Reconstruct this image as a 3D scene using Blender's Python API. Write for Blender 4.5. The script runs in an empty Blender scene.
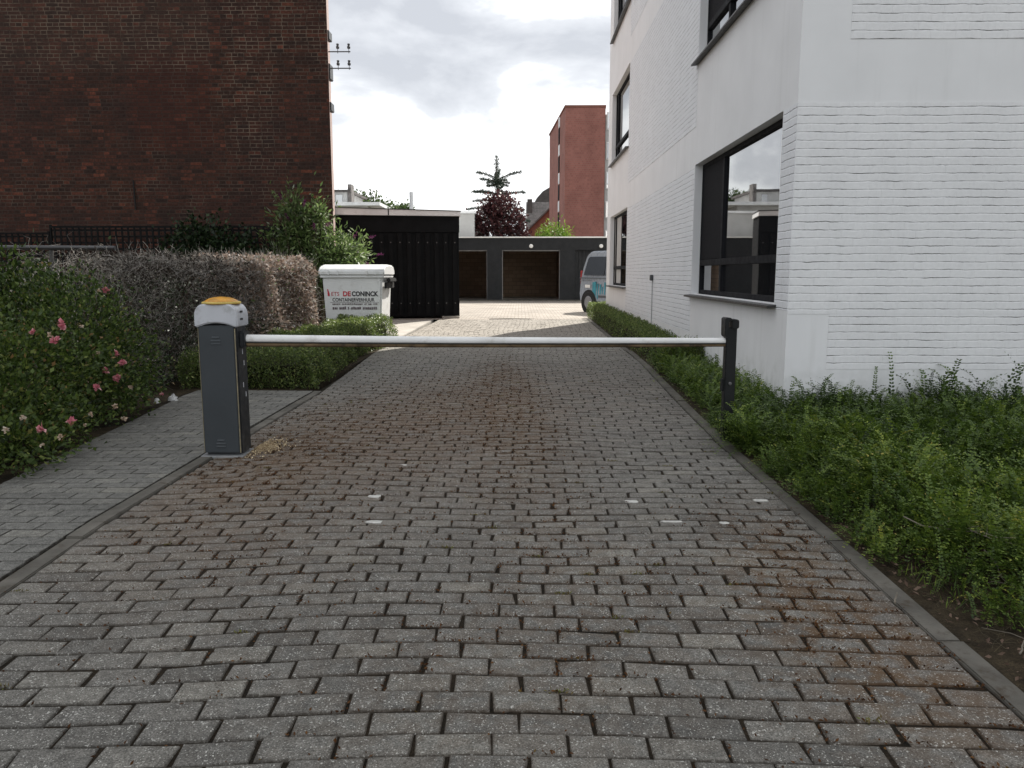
import bpy, bmesh, math, random
import numpy as np
from mathutils import Vector, Matrix
R = math.radians
random.seed(7)
rng = np.random.default_rng(11)
sc = bpy.context.scene
col = sc.collection

# ---------------------------------------------------------------- camera, sky, sun, exposure
cd = bpy.data.cameras.new('camera'); cam = bpy.data.objects.new('camera', cd); col.objects.link(cam)
cam.location = (0, 0, 1.25); cam.rotation_euler = (R(90 - 8.2), 0, 0.0104)
cd.sensor_width = 36; cd.lens = 770 / 1024 * 36; cd.clip_start = 0.05; cd.clip_end = 3000
sc.camera = cam

SUN_AZ, SUN_EL = 28.5, 44.0
world = bpy.data.worlds.new('World'); sc.world = world; world.use_nodes = True
wn = world.node_tree; wn.nodes.clear()
def wnode(t, **kw):
    n = wn.nodes.new(t)
    for k, v in kw.items(): setattr(n, k, v)
    return n
out = wnode('ShaderNodeOutputWorld'); bg = wnode('ShaderNodeBackground'); bg.inputs['Strength'].default_value = 0.072
sky = wnode('ShaderNodeTexSky', sky_type='NISHITA', sun_disc=False, sun_elevation=R(SUN_EL), sun_rotation=R(SUN_AZ))
tc = wnode('ShaderNodeTexCoord'); sep = wnode('ShaderNodeSeparateXYZ'); wn.links.new(tc.outputs['Generated'], sep.inputs[0])
mp = wnode('ShaderNodeMapping'); mp.inputs['Scale'].default_value = (1, 1, 2.1); mp.inputs['Location'].default_value = (0.35, 2.2, 0.4)
wn.links.new(tc.outputs['Generated'], mp.inputs['Vector'])
nz = wnode('ShaderNodeTexNoise'); nz.inputs['Scale'].default_value = 4.0; nz.inputs['Detail'].default_value = 8; nz.inputs['Roughness'].default_value = 0.54; nz.inputs['Distortion'].default_value = 0.25
wn.links.new(mp.outputs[0], nz.inputs['Vector'])
cr = wnode('ShaderNodeValToRGB'); e = cr.color_ramp.elements
e[0].position = 0.39; e[0].color = (5.4, 5.6, 6.0, 1); e[1].position = 0.63; e[1].color = (13.0, 13.0, 13.1, 1)
m_ = e.new(0.495); m_.color = (7.2, 7.4, 7.75, 1); m_ = e.new(0.555); m_.color = (10.6, 10.9, 11.0, 1)
wn.links.new(nz.outputs['Fac'], cr.inputs['Fac'])
mixw = wnode('ShaderNodeMix', data_type='RGBA'); mixw.inputs[0].default_value = 0.93
wn.links.new(sky.outputs[0], mixw.inputs[6]); wn.links.new(cr.outputs[0], mixw.inputs[7])
wn.links.new(mixw.outputs[2], bg.inputs['Color']); wn.links.new(bg.outputs[0], out.inputs[0])

sd = bpy.data.lights.new('sun', 'SUN'); sun = bpy.data.objects.new('sun', sd); col.objects.link(sun)
sd.energy = 5.0; sd.angle = R(0.6); sd.color = (1.0, 0.95, 0.87)
sv = Vector((math.sin(R(SUN_AZ)) * math.cos(R(SUN_EL)), math.cos(R(SUN_AZ)) * math.cos(R(SUN_EL)), math.sin(R(SUN_EL))))
sun.rotation_euler = (-sv).to_track_quat('-Z', 'Y').to_euler(); sun.location = (8, 20, 30)
vs = sc.view_settings; vs.view_transform = 'Standard'; vs.look = 'None'; vs.gamma = 1; vs.exposure = 0.82; vs.use_curve_mapping = False
sc.cycles.max_bounces = 6; sc.cycles.transparent_max_bounces = 6

# ---------------------------------------------------------------- materials
class NT:
    def __init__(s, name):
        s.m = bpy.data.materials.new(name); s.m.use_nodes = True; s.t = s.m.node_tree; s.t.nodes.clear()
        s.out = s.t.nodes.new('ShaderNodeOutputMaterial')
        s._tc = None
    def put(s, sock, v):
        if isinstance(v, bpy.types.NodeSocket): s.t.links.new(v, sock)
        elif v is not None:
            if isinstance(v, tuple) and len(v) == 3 and sock.type == 'RGBA': v = (*v, 1)
            sock.default_value = v
    def n(s, typ, ins=None, **kw):
        n = s.t.nodes.new(typ)
        for k, v in kw.items(): setattr(n, k, v)
        for k, v in (ins or {}).items(): s.put(n.inputs[k], v)
        return n
    def co(s, which='Object'):
        if s._tc is None: s._tc = s.n('ShaderNodeTexCoord')
        return s._tc.outputs[which]
    def math(s, op, a, b=0.0, clamp=False):
        return s.n('ShaderNodeMath', {0: a, 1: b}, operation=op, use_clamp=clamp).outputs[0]
    def noise(s, scale, detail=3, rough=0.55, vec=None, dist=0.0):
        return s.n('ShaderNodeTexNoise', {'Vector': vec or s.co(), 'Scale': scale, 'Detail': detail, 'Roughness': rough, 'Distortion': dist}).outputs['Fac']
    def ramp(s, fac, stops, interp='LINEAR'):
        r = s.n('ShaderNodeValToRGB', {'Fac': fac}); r.color_ramp.interpolation = interp
        el = r.color_ramp.elements
        while len(el) < len(stops): el.new(0.5)
        for k, (p, c) in enumerate(stops):
            el[k].position = p
            el[k].color = (c, c, c, 1) if isinstance(c, (int, float)) else (*c, 1)
        return r.outputs[0]
    def step(s, x, a, b):
        return s.n('ShaderNodeMapRange', {'Value': x, 'From Min': a, 'From Max': b}, interpolation_type='SMOOTHSTEP').outputs[0]
    def mix(s, f, a, b, blend='MIX'):
        n = s.n('ShaderNodeMix', None, data_type='RGBA', blend_type=blend)
        s.put(n.inputs[0], f); s.put(n.inputs[6], a); s.put(n.inputs[7], b)
        return n.outputs[2]
    def attr(s, name): return s.n('ShaderNodeAttribute', None, attribute_name=name)
    def bump(s, h, strength=0.3, dist=0.01, normal=None):
        n = s.n('ShaderNodeBump', {'Height': h, 'Strength': strength, 'Distance': dist})
        if normal is not None: s.put(n.inputs['Normal'], normal)
        return n.outputs[0]
    def bsdf(s, color, rough=0.6, normal=None, spec=0.5, **extra):
        n = s.n('ShaderNodeBsdfPrincipled', {'Base Color': color, 'Roughness': rough, 'Specular IOR Level': spec})
        if normal is not None: s.put(n.inputs['Normal'], normal)
        for k, v in extra.items(): s.put(n.inputs[k.replace('_', ' ')], v)
        s.t.links.new(n.outputs[0], s.out.inputs[0]); s.p = n
        return s.m

def surf(name, c, rough=0.6, var=0.25, scale=6, bump=0.15, bscale=60, spec=0.5, metallic=0.0, dirt=None):
    t = NT(name)
    f = t.noise(scale, 5)
    c0 = tuple(x * (1 - var) for x in c); c1 = tuple(min(1, x * (1 + var)) for x in c)
    k = t.ramp(f, [(0.3, c0), (0.7, c1)])
    if dirt:
        k = t.mix(t.math('MULTIPLY', t.step(t.noise(scale * 2.3, 6, 0.65), 0.52, 0.72), dirt[1]), k, dirt[0])
    r = t.ramp(t.noise(scale * 3, 3), [(0.3, max(0.02, rough - 0.1)), (0.7, min(1, rough + 0.1))])
    return t.bsdf(k, r, t.bump(t.noise(bscale, 3), bump, 0.004), spec, Metallic=metallic)

def leafmat(name, stops, trans=0.3, rough=0.5, spec=0.35):
    t = NT(name)
    c = t.ramp(t.attr('lc').outputs['Fac'], stops)
    t.bsdf(c, rough, None, spec)
    tr = t.n('ShaderNodeBsdfTranslucent', {'Color': t.mix(0.5, c, (0.5, 0.6, 0.1), 'MULTIPLY') if trans < 0 else c})
    ms = t.n('ShaderNodeMixShader', {0: abs(trans)})
    t.t.links.new(t.p.outputs[0], ms.inputs[1]); t.t.links.new(tr.outputs[0], ms.inputs[2])
    t.t.links.new(ms.outputs[0], t.out.inputs[0])
    return t.m

def paver_mat(name, base, joint_dirty=True, speck=1.0):
    t = NT(name)
    a = t.n('ShaderNodeSeparateColor', {0: t.attr('pv').outputs['Color']})
    tone, stain, red = a.outputs[0], a.outputs[1], a.outputs[2]
    k = t.ramp(tone, [(0, tuple(x * 0.70 for x in base)), (0.5, base), (1, (base[0] * 1.32, base[1] * 1.3, base[2] * 1.24))])
    k = t.mix(t.ramp(t.noise(1.3, 4), [(0.35, 0.0), (0.7, 0.45)]), k, tuple(x * 0.62 for x in base))
    grit = t.noise(210, 2, 0.6)
    k = t.mix(1.0, k, t.ramp(grit, [(0.3, 0.42), (0.7, 1.62)]), 'MULTIPLY')
    k = t.mix(1.0, k, t.ramp(t.noise(26, 4, 0.65), [(0.3, 0.66), (0.7, 1.3)]), 'MULTIPLY')
    # moss and rust coloured wear
    k = t.mix(t.math('MULTIPLY', red, t.ramp(t.noise(5, 5), [(0.3, 0.25), (0.65, 1.0)])), k, (0.150, 0.098, 0.066))
    st = t.math('MULTIPLY', stain, t.ramp(t.noise(14, 6, 0.65), [(0.42, 0.0), (0.56, 1.0)]))
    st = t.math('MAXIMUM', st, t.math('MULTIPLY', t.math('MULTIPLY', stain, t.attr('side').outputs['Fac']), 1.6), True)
    k = t.mix(t.math('MULTIPLY', st, 0.85), k, (0.095, 0.054, 0.024))
    # pale stone chips in the worn concrete
    chip = t.math('MULTIPLY', t.step(t.noise(150, 1.5, 0.6), 0.615, 0.68), t.ramp(t.noise(18, 3), [(0.35, 0.35), (0.6, 1.0)]))
    v2 = t.n('ShaderNodeTexVoronoi', {'Vector': t.co(), 'Scale': 44.0}, feature='F1')
    gate2 = t.n('ShaderNodeSeparateColor', {0: v2.outputs['Color']}).outputs[1]
    chip2 = t.math('MULTIPLY', t.step(v2.outputs['Distance'], t.math('ADD', 0.08, t.math('MULTIPLY', t.noise(60, 2), 0.22)), 0.06), t.step(gate2, 0.86, 0.90))
    chip = t.math('MULTIPLY', t.math('MAXIMUM', chip, chip2), speck, True)
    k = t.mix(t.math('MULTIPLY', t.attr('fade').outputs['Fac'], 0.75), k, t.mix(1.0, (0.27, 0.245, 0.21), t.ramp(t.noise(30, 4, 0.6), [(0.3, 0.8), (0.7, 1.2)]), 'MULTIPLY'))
    k = t.mix(chip, k, (0.50, 0.49, 0.45))
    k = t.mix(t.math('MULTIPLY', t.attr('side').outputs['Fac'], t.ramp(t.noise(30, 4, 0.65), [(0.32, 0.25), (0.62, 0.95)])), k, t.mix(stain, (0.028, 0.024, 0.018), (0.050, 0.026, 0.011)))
    h = t.math('ADD', t.math('MULTIPLY', grit, 0.5), t.noise(40, 4))
    return t.bsdf(k, 0.82, t.bump(h, 0.5, 0.004), 0.3)

def soil_mat(name, base, alt, scale=12, bump=0.8):
    t = NT(name)
    k = t.ramp(t.noise(scale, 6, 0.65), [(0.3, base), (0.55, alt), (0.75, tuple(x * 1.5 for x in alt))])
    k = t.mix(1.0, k, t.ramp(t.noise(140, 3), [(0.3, 0.6), (0.7, 1.4)]), 'MULTIPLY')
    return t.bsdf(k, 0.95, t.bump(t.noise(70, 5, 0.7), bump, 0.02), 0.15)

def white_brick_mat(name, axis, base=(0.82, 0.825, 0.835), vert=0.14, bedd=0.32, tonew=0.25, c0=0.46, c1=0.60, dark=0.8):
    t = NT(name)
    sx = t.n('ShaderNodeSeparateXYZ', {0: t.co()})
    wob = t.math('MULTIPLY', t.math('SUBTRACT', t.noise(2.4, 4, 0.6), 0.5), 0.026)
    wob2 = t.math('MULTIPLY', t.math('SUBTRACT', t.noise(16.0, 3), 0.5), 0.013)
    cx = t.n('ShaderNodeCombineXYZ', {0: t.math('ADD', sx.outputs[axis], wob), 1: t.math('ADD', sx.outputs[2], t.math('ADD', wob, wob2)), 2: 0.0})
    b = t.n('ShaderNodeTexBrick', {'Vector': cx.outputs[0], 'Color1': (1, 1, 1), 'Color2': (0.9, 0.9, 0.9), 'Mortar': (0, 0, 0), 'Scale': 1.0,
            'Mortar Size': 0.006, 'Mortar Smooth': 1.0, 'Bias': 0.0, 'Brick Width': 0.21, 'Row Height': 0.067}, offset=0.5)
    mort = b.outputs['Fac']
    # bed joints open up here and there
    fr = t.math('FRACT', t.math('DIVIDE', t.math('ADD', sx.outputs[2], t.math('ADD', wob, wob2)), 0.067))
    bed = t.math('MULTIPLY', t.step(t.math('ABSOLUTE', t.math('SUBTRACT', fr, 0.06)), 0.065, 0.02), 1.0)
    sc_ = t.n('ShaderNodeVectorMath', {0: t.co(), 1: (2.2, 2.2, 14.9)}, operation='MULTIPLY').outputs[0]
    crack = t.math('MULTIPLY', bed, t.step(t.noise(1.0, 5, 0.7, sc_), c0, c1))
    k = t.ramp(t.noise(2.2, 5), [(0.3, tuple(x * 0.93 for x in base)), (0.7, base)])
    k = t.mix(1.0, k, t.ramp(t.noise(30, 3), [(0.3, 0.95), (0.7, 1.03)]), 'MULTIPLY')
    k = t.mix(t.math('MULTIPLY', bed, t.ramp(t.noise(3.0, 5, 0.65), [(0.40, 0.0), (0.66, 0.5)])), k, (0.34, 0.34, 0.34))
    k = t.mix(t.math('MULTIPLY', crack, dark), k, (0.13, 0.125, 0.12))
    streak = t.n('ShaderNodeVectorMath', {0: t.co(), 1: (9, 9, 0.6)}, operation='MULTIPLY').outputs[0]
    k = t.mix(t.math('MULTIPLY', t.step(t.noise(1, 5, 0.6, streak), 0.55, 0.8), 0.16), k, (0.42, 0.42, 0.41))
    h = t.math('SUBTRACT', t.math('MULTIPLY', b.outputs['Color'], 0.8) if False else t.math('SUBTRACT', t.math('SUBTRACT', 1.0, t.math('MULTIPLY', mort, t.math('MULTIPLY', t.noise(5.0, 3), vert))), t.math('MULTIPLY', bed, bedd)), t.math('MULTIPLY', crack, 1.3))
    nb = t.bump(t.noise(90, 3), 0.12, 0.003)
    tone = t.n('ShaderNodeSeparateColor', {0: b.outputs['Color']}).outputs[0]
    h2 = t.math('ADD', h, t.math('MULTIPLY', tone, tonew))
    return t.bsdf(k, 0.6, t.bump(h2, 0.8, 0.007, nb), 0.35)

def render_mat(name, base=(0.82, 0.825, 0.835)):
    t = NT(name)
    k = t.ramp(t.noise(1.6, 6), [(0.3, tuple(x * 0.92 for x in base)), (0.7, base)])
    streak = t.n('ShaderNodeVectorMath', {0: t.co(), 1: (7, 7, 0.5)}, operation='MULTIPLY').outputs[0]
    k = t.mix(t.math('MULTIPLY', t.step(t.noise(1, 5, 0.6, streak), 0.52, 0.8), 0.18), k, (0.45, 0.45, 0.43))
    sx = t.n('ShaderNodeSeparateXYZ', {0: t.co()}).outputs[2]
    splash = t.math('MULTIPLY', t.step(sx, 0.6, 0.05), t.step(t.noise(7, 5), 0.4, 0.7))
    k = t.mix(t.math('MULTIPLY', splash, 0.4), k, (0.25, 0.27, 0.22))
    return t.bsdf(k, 0.65, t.bump(t.noise(120, 3), 0.18, 0.003), 0.35)

def old_brick_mat():
    t = NT('old_brick')
    sx = t.n('ShaderNodeSeparateXYZ', {0: t.co()})
    X, Z = sx.outputs[0], sx.outputs[2]     # local: x to the right (0 at the right corner, negative leftwards), z up
    wob = t.math('MULTIPLY', t.math('SUBTRACT', t.noise(2.0, 2), 0.5), 0.03)
    rowid = t.math('FLOOR', t.math('DIVIDE', t.math('ADD', Z, wob), 0.068))
    shift = t.math('MULTIPLY', t.math('FRACT', t.math('MULTIPLY', t.math('SINE', t.math('MULTIPLY', rowid, 12.9898)), 437.58)), 0.075)
    xw = t.math('ADD', t.math('ADD', X, shift), t.math('MULTIPLY', t.math('SUBTRACT', t.noise(7.0, 2), 0.5), 0.03))
    cx = t.n('ShaderNodeCombineXYZ', {0: xw, 1: t.math('ADD', Z, wob), 2: 0.0}).outputs[0]
    def br(w, off, size):
        return t.n('ShaderNodeTexBrick', {'Vector': cx, 'Color1': (0, 0, 0), 'Color2': (1, 1, 1), 'Mortar': (0.5, 0.5, 0.5), 'Scale': 1.0, 'Mortar Size': size,
            'Mortar Smooth': 0.3, 'Bias': 0.0, 'Brick Width': w, 'Row Height': 0.068}, offset=off)
    b1 = br(0.23, 0.5, 0.0075); b2 = br(0.115, 0.25, 0.0075)
    row = t.math('GREATER_THAN', t.math('FRACT', t.math('MULTIPLY', t.math('FLOOR', t.math('DIVIDE', t.math('ADD', Z, wob), 0.068)), 0.5)), 0.25)
    mort = t.n('ShaderNodeMix', {0: row, 2: b1.outputs['Fac'], 3: b2.outputs['Fac']}, data_type='FLOAT').outputs[0]
    bc = t.mix(row, b1.outputs['Color'], b2.outputs['Color'])
    tone = t.n('ShaderNodeSeparateColor', {0: bc}).outputs[0]
    k = t.ramp(tone, [(0.0, (0.030, 0.018, 0.014)), (0.35, (0.052, 0.024, 0.017)), (0.7, (0.072, 0.029, 0.019)), (0.92, (0.096, 0.036, 0.023)), (1.0, (0.16, 0.052, 0.031))])
    k = t.mix(t.ramp(t.noise(0.55, 6, 0.6), [(0.36, 0.0), (0.66, 0.72)]), k, (0.034, 0.019, 0.017))
    k = t.mix(t.ramp(t.noise(1.7, 5, 0.6), [(0.55, 0.0), (0.75, 0.5)]), k, (0.088, 0.036, 0.027))
    k = t.mix(1.0, k, t.ramp(t.noise(22, 4), [(0.3, 0.62), (0.7, 1.4)]), 'MULTIPLY')
    n = t.math('MULTIPLY', t.math('SUBTRACT', t.noise(1.6, 4), 0.5), 0.9)
    Xn, Zn = t.math('ADD', X, n), t.math('ADD', Z, n)
    def band(v, a, b, soft=0.06): return t.math('MULTIPLY', t.step(v, a - soft, a + soft), t.step(v, b + soft, b - soft))
    # upper field with pale pointing, a repaired strip near the corner, an earlier house's dark gable outline
    upper = t.math('MULTIPLY', t.step(t.math('ADD', Z, t.math('MULTIPLY', n, 0.25)), 4.9, 5.1), t.step(X, -2.05, -2.3))
    strip = t.math('MULTIPLY', band(Xn, -1.95, -1.05, 0.45), band(Zn, 3.3, 8.0, 0.6))
    right = t.math('MULTIPLY', t.step(Zn, 4.6, 5.4), t.step(X, -2.2, -1.6))
    low = t.math('MULTIPLY', band(Zn, 2.55, 3.0, 0.2), 0.35)
    gone = t.step(t.noise(3.2, 5, 0.6), 0.42, 0.56)
    pale = t.math('MAXIMUM', t.math('MULTIPLY', upper, 0.75), t.math('MAXIMUM', t.math('MULTIPLY', strip, 1.0), t.math('MAXIMUM', t.math('MULTIPLY', right, 0.7), low)))
    pale = t.math('ADD', t.math('MULTIPLY', pale, t.math('ADD', t.math('MULTIPLY', gone, 0.68), 0.1)), t.math('MULTIPLY', t.step(t.noise(1.3, 6, 0.65), 0.45, 0.7), 0.28), True)
    field = t.math('MULTIPLY', upper, 0.28)
    k = t.mix(field, k, (0.060, 0.040, 0.032))
    dark = t.math('MULTIPLY', t.math('MULTIPLY', band(X, -3.7, -2.2, 0.12), band(Z, 3.55, 5.35, 0.12)), 0.4)
    k = t.mix(dark, k, (0.065, 0.020, 0.014))
    mc = t.mix(pale, (0.042, 0.029, 0.023), (0.20, 0.155, 0.115))
    k = t.mix(mort, k, mc)
    # a few patches of cement
    cem = t.step(t.noise(1.1, 5, 0.7), 0.735, 0.755)
    k = t.mix(t.math('MULTIPLY', cem, 0.6), k, (0.17, 0.15, 0.13))
    h = t.math('ADD', t.math('MULTIPLY', mort, -1.0), t.math('MULTIPLY', tone, 0.3))
    return t.bsdf(k, 0.9, t.bump(h, 0.6, 0.01), 0.2)

def brick_mat(name, c1, c2, mortar, bw=0.22, rh=0.075, ms=0.01, axis=0):
    t = NT(name)
    sx = t.n('ShaderNodeSeparateXYZ', {0: t.co()})
    cx = t.n('ShaderNodeCombineXYZ', {0: t.math('ADD', sx.outputs[0], sx.outputs[1]), 1: sx.outputs[2], 2: 0.0}).outputs[0]
    b = t.n('ShaderNodeTexBrick', {'Vector': cx, 'Color1': c1, 'Color2': c2, 'Mortar': mortar, 'Scale': 1.0, 'Mortar Size': ms, 'Mortar Smooth': 0.2,
            'Bias': 0.0, 'Brick Width': bw, 'Row Height': rh}, offset=0.5)
    k = t.mix(1.0, b.outputs['Color'], t.ramp(t.noise(0.5, 5), [(0.3, 0.8), (0.7, 1.15)]), 'MULTIPLY')
    return t.bsdf(k, 0.85, t.bump(b.outputs['Fac'], -0.4, 0.01), 0.2)

def flat(name, c, rough=0.5, metallic=0.0, spec=0.5): return NT(name).bsdf(c, rough, None, spec, Metallic=metallic)

M = {}
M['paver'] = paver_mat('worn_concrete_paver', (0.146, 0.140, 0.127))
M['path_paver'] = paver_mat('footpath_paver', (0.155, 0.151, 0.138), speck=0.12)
M['joint'] = soil_mat('joint_soil', (0.010, 0.009, 0.007), (0.026, 0.019, 0.012), 20)
M['edging'] = surf('edging_concrete', (0.112, 0.104, 0.090), 0.85, 0.35, 5, 0.6, 120, 0.25, dirt=((0.055, 0.042, 0.028), 0.8))
M['concrete'] = surf('pale_concrete', (0.33, 0.31, 0.28), 0.85, 0.2, 2, 0.4, 90, 0.25)
M['soil'] = soil_mat('garden_soil', (0.020, 0.015, 0.010), (0.050, 0.038, 0.023))
M['ground'] = soil_mat('rough_ground', (0.05, 0.05, 0.035), (0.09, 0.08, 0.06), 3)
t = NT('courtyard_paving'); vb = t.n('ShaderNodeTexBrick', {'Vector': t.co(), 'Color1': (0.28, 0.255, 0.22), 'Color2': (0.37, 0.34, 0.295), 'Mortar': (0.14, 0.09, 0.075), 'Scale': 1.0,
    'Mortar Size': 0.008, 'Brick Width': 0.21, 'Row Height': 0.104}, offset=0.5)
kk = t.mix(1.0, vb.outputs['Color'], t.ramp(t.noise(0.7, 6), [(0.3, 0.78), (0.7, 1.18)]), 'MULTIPLY')
M['court'] = t.bsdf(kk, 0.85, t.bump(t.math('ADD', t.math('MULTIPLY', vb.outputs['Fac'], -1), t.noise(120, 2)), 0.5, 0.006), 0.25)
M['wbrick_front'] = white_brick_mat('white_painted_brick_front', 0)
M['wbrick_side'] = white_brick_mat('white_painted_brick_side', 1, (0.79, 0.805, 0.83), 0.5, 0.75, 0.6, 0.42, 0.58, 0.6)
M['render'] = render_mat('white_painted_render')
M['oldbrick'] = old_brick_mat()
M['facade'] = surf('pale_pink_plaster', (0.30, 0.215, 0.19), 0.8, 0.25, 3, 0.3, 40)
M['frame'] = surf('charcoal_window_frame', (0.013, 0.0135, 0.016), 0.7, 0.2, 5, 0.05, 90, 0.1)
M['sill'] = surf('dark_metal_sill', (0.035, 0.034, 0.034), 0.45, 0.3, 8, 0.1, 90, dirt=((0.12, 0.12, 0.11), 0.5))
t = NT('window_glass'); M['glass'] = t.bsdf((0.012, 0.013, 0.015), 0.015, t.bump(t.noise(1.4, 1), 0.02, 0.02), 0.9, IOR=3.3)
M['screen'] = surf('dark_sun_screen', (0.014, 0.014, 0.016), 0.8, 0.15, 30, 0.2, 300, 0.08)
M['curtain'] = surf('pale_curtain', (0.45, 0.45, 0.44), 0.8, 0.1, 6)
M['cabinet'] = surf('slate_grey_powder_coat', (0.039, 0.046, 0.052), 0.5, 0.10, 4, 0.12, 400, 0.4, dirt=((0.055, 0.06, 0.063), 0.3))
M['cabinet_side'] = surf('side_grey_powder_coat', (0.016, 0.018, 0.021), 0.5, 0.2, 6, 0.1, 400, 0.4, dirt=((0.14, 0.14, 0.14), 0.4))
M['hood'] = surf('light_grey_plastic', (0.50, 0.515, 0.55), 0.4, 0.08, 5, 0.05, 300, 0.45, dirt=((0.25, 0.25, 0.23), 0.5))
M['amber'] = surf('amber_beacon', (0.55, 0.26, 0.02), 0.4, 0.4, 14, 0.3, 80, 0.4, dirt=((0.22, 0.12, 0.03), 0.5))
M['amber_base'] = surf('weathered_yellow_rim', (0.62, 0.47, 0.12), 0.6, 0.3, 14)
M['seam'] = surf('yellowed_sealant', (0.22, 0.19, 0.12), 0.7, 0.4, 18)
M['arm'] = surf('white_barrier_paint', (0.76, 0.76, 0.75), 0.4, 0.1, 3, 0.05, 90, 0.4, dirt=((0.36, 0.33, 0.28), 0.5))
M['strip'] = surf('mossy_rubber', (0.15, 0.105, 0.06), 0.8, 0.5, 7, 0.5, 60, 0.2, dirt=((0.035, 0.03, 0.025), 0.9))
M['strip_dark'] = surf('grey_rubber', (0.06, 0.058, 0.055), 0.7, 0.3, 9, 0.2, 60)
M['post'] = surf('black_post_paint', (0.010, 0.011, 0.012), 0.5, 0.3, 9, 0.2, 80, 0.3)
M['black'] = surf('black_painted_cladding', (0.0065, 0.007, 0.008), 0.7, 0.25, 3, 0.15, 40, 0.12)
M['anthracite'] = surf('anthracite_render', (0.014, 0.0155, 0.0175), 0.7, 0.2, 2, 0.2, 60, 0.3)
M['fascia'] = surf('grey_roof_fascia', (0.74, 0.75, 0.76), 0.6, 0.10, 2, 0.1, 40, dirt=((0.45, 0.45, 0.44), 0.4))
M['whitetrim'] = surf('white_trim', (0.72, 0.72, 0.70), 0.5, 0.08, 3)
M['frame_grey'] = surf('dull_door_frame', (0.20, 0.20, 0.20), 0.6, 0.2, 5)
M['dullbolt'] = surf('dull_bolt', (0.10, 0.10, 0.10), 0.7)
M['metal'] = surf('galvanised_metal', (0.42, 0.43, 0.44), 0.4, 0.15, 12, 0.1, 90, 0.5, 0.6)
M['inner'] = brick_mat('garage_inner_brick', (0.25, 0.18, 0.13), (0.34, 0.25, 0.18), (0.18, 0.14, 0.11), 0.4, 0.2, 0.012)
M['bin'] = surf('white_container_plastic', (0.72, 0.73, 0.72), 0.42, 0.06, 3, 0.06, 90, 0.4, dirt=((0.46, 0.45, 0.42), 0.55))
M['rubber'] = surf('black_rubber', (0.015, 0.015, 0.015), 0.75, 0.2, 20, 0.3, 90, 0.3)
M['red_ink'] = flat('red_print', (0.50, 0.03, 0.05), 0.5)
M['black_ink'] = flat('black_print', (0.015, 0.015, 0.018), 0.5)
M['grey_ink'] = flat('grey_print', (0.13, 0.10, 0.11), 0.5)
M['van'] = surf('silver_car_paint', (0.23, 0.25, 0.28), 0.3, 0.02, 2, 0.0, 50, 0.5, 0.1)
M['van_glass'] = NT('van_glass').bsdf((0.008, 0.010, 0.014), 0.02, None, 0.5, IOR=1.45)
M['teal'] = surf('teal_vinyl', (0.02, 0.22, 0.28), 0.45, 0.2, 5)
M['darkgrey'] = surf('dark_grey_vinyl', (0.06, 0.065, 0.07), 0.5, 0.2, 5)
M['redlamp'] = flat('red_lens', (0.35, 0.02, 0.02), 0.2)
M['rim'] = surf('alloy', (0.22, 0.22, 0.23), 0.35, 0.1, 10, 0, 50, 0.5, 0.7)
M['redblock'] = brick_mat('red_tower_brick', (0.27, 0.105, 0.085), (0.33, 0.135, 0.11), (0.27, 0.15, 0.125), 0.22, 0.19, 0.02)
M['redgable'] = brick_mat('red_gable_brick', (0.19, 0.07, 0.05), (0.25, 0.09, 0.06), (0.2, 0.11, 0.09))
M['slate'] = surf('weathered_slate', (0.12, 0.11, 0.105), 0.7, 0.4, 3, 0.5, 20)
M['darkslate'] = surf('dark_slate', (0.065, 0.058, 0.055), 0.75, 0.3, 2, 0.5, 12)
M['palewall'] = surf('pale_render', (0.46, 0.46, 0.45), 0.8, 0.1, 1.5, 0.2, 30)
M['trellis'] = surf('black_lattice', (0.006, 0.006, 0.006), 0.8, 0.3, 10, 0.2, 50, 0.2)
M['rail'] = surf('weathered_pipe', (0.035, 0.035, 0.037), 0.35, 0.3, 6, 0.1, 60, 0.5, 0.2)
M['bark'] = surf('bark', (0.07, 0.05, 0.035), 0.9, 0.4, 14, 0.9, 30, 0.2)
M['core_shade'] = surf('painted_core_shade', (0.022, 0.022, 0.012), 0.95, 0.5, 40, 1.0, 50, 0.1)  # flat dark colour for the hedge filler, inner shade put into the colour
M['drytwig'] = surf('dry_grey_twig', (0.17, 0.15, 0.12), 0.85, 0.4, 6, 0.3, 90, 0.2)
M['stem'] = surf('green_brown_stem', (0.075, 0.06, 0.03), 0.8, 0.4, 20)
M['deadtwig'] = surf('bleached_dead_twig', (0.29, 0.27, 0.245), 0.85, 0.4, 6, 0.3, 90, 0.2)
M['leaf_rose'] = leafmat('rose_leaves', [(0, (0.0158, 0.0277, 0.0075)), (0.4, (0.0449, 0.0782, 0.0141)), (0.75, (0.0991, 0.1452, 0.0270)), (0.95, (0.1983, 0.2272, 0.0540)), (1, (0.2248, 0.1388, 0.0540))])
M['leaf_dark'] = leafmat('dark_evergreen_leaves', [(0, (0.007, 0.014, 0.006)), (0.6, (0.018, 0.036, 0.012)), (1, (0.045, 0.075, 0.022))], 0.15)
M['leaf_box'] = leafmat('small_hedge_leaves', [(0, (0.0349, 0.0554, 0.0185)), (0.5, (0.1048, 0.1540, 0.0370)), (0.85, (0.2270, 0.2925, 0.0771)), (1, (0.4191, 0.4465, 0.1540))], 0.42, 0.42, 0.5)
M['leaf_cover'] = leafmat('ground_cover_leaves', [(0, (0.0205, 0.0387, 0.0087)), (0.4, (0.0716, 0.1224, 0.0199)), (0.75, (0.1619, 0.2286, 0.0322)), (0.95, (0.3238, 0.3543, 0.0558)), (1, (0.4773, 0.3865, 0.0991))], 0.3, 0.45, 0.4)
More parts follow.
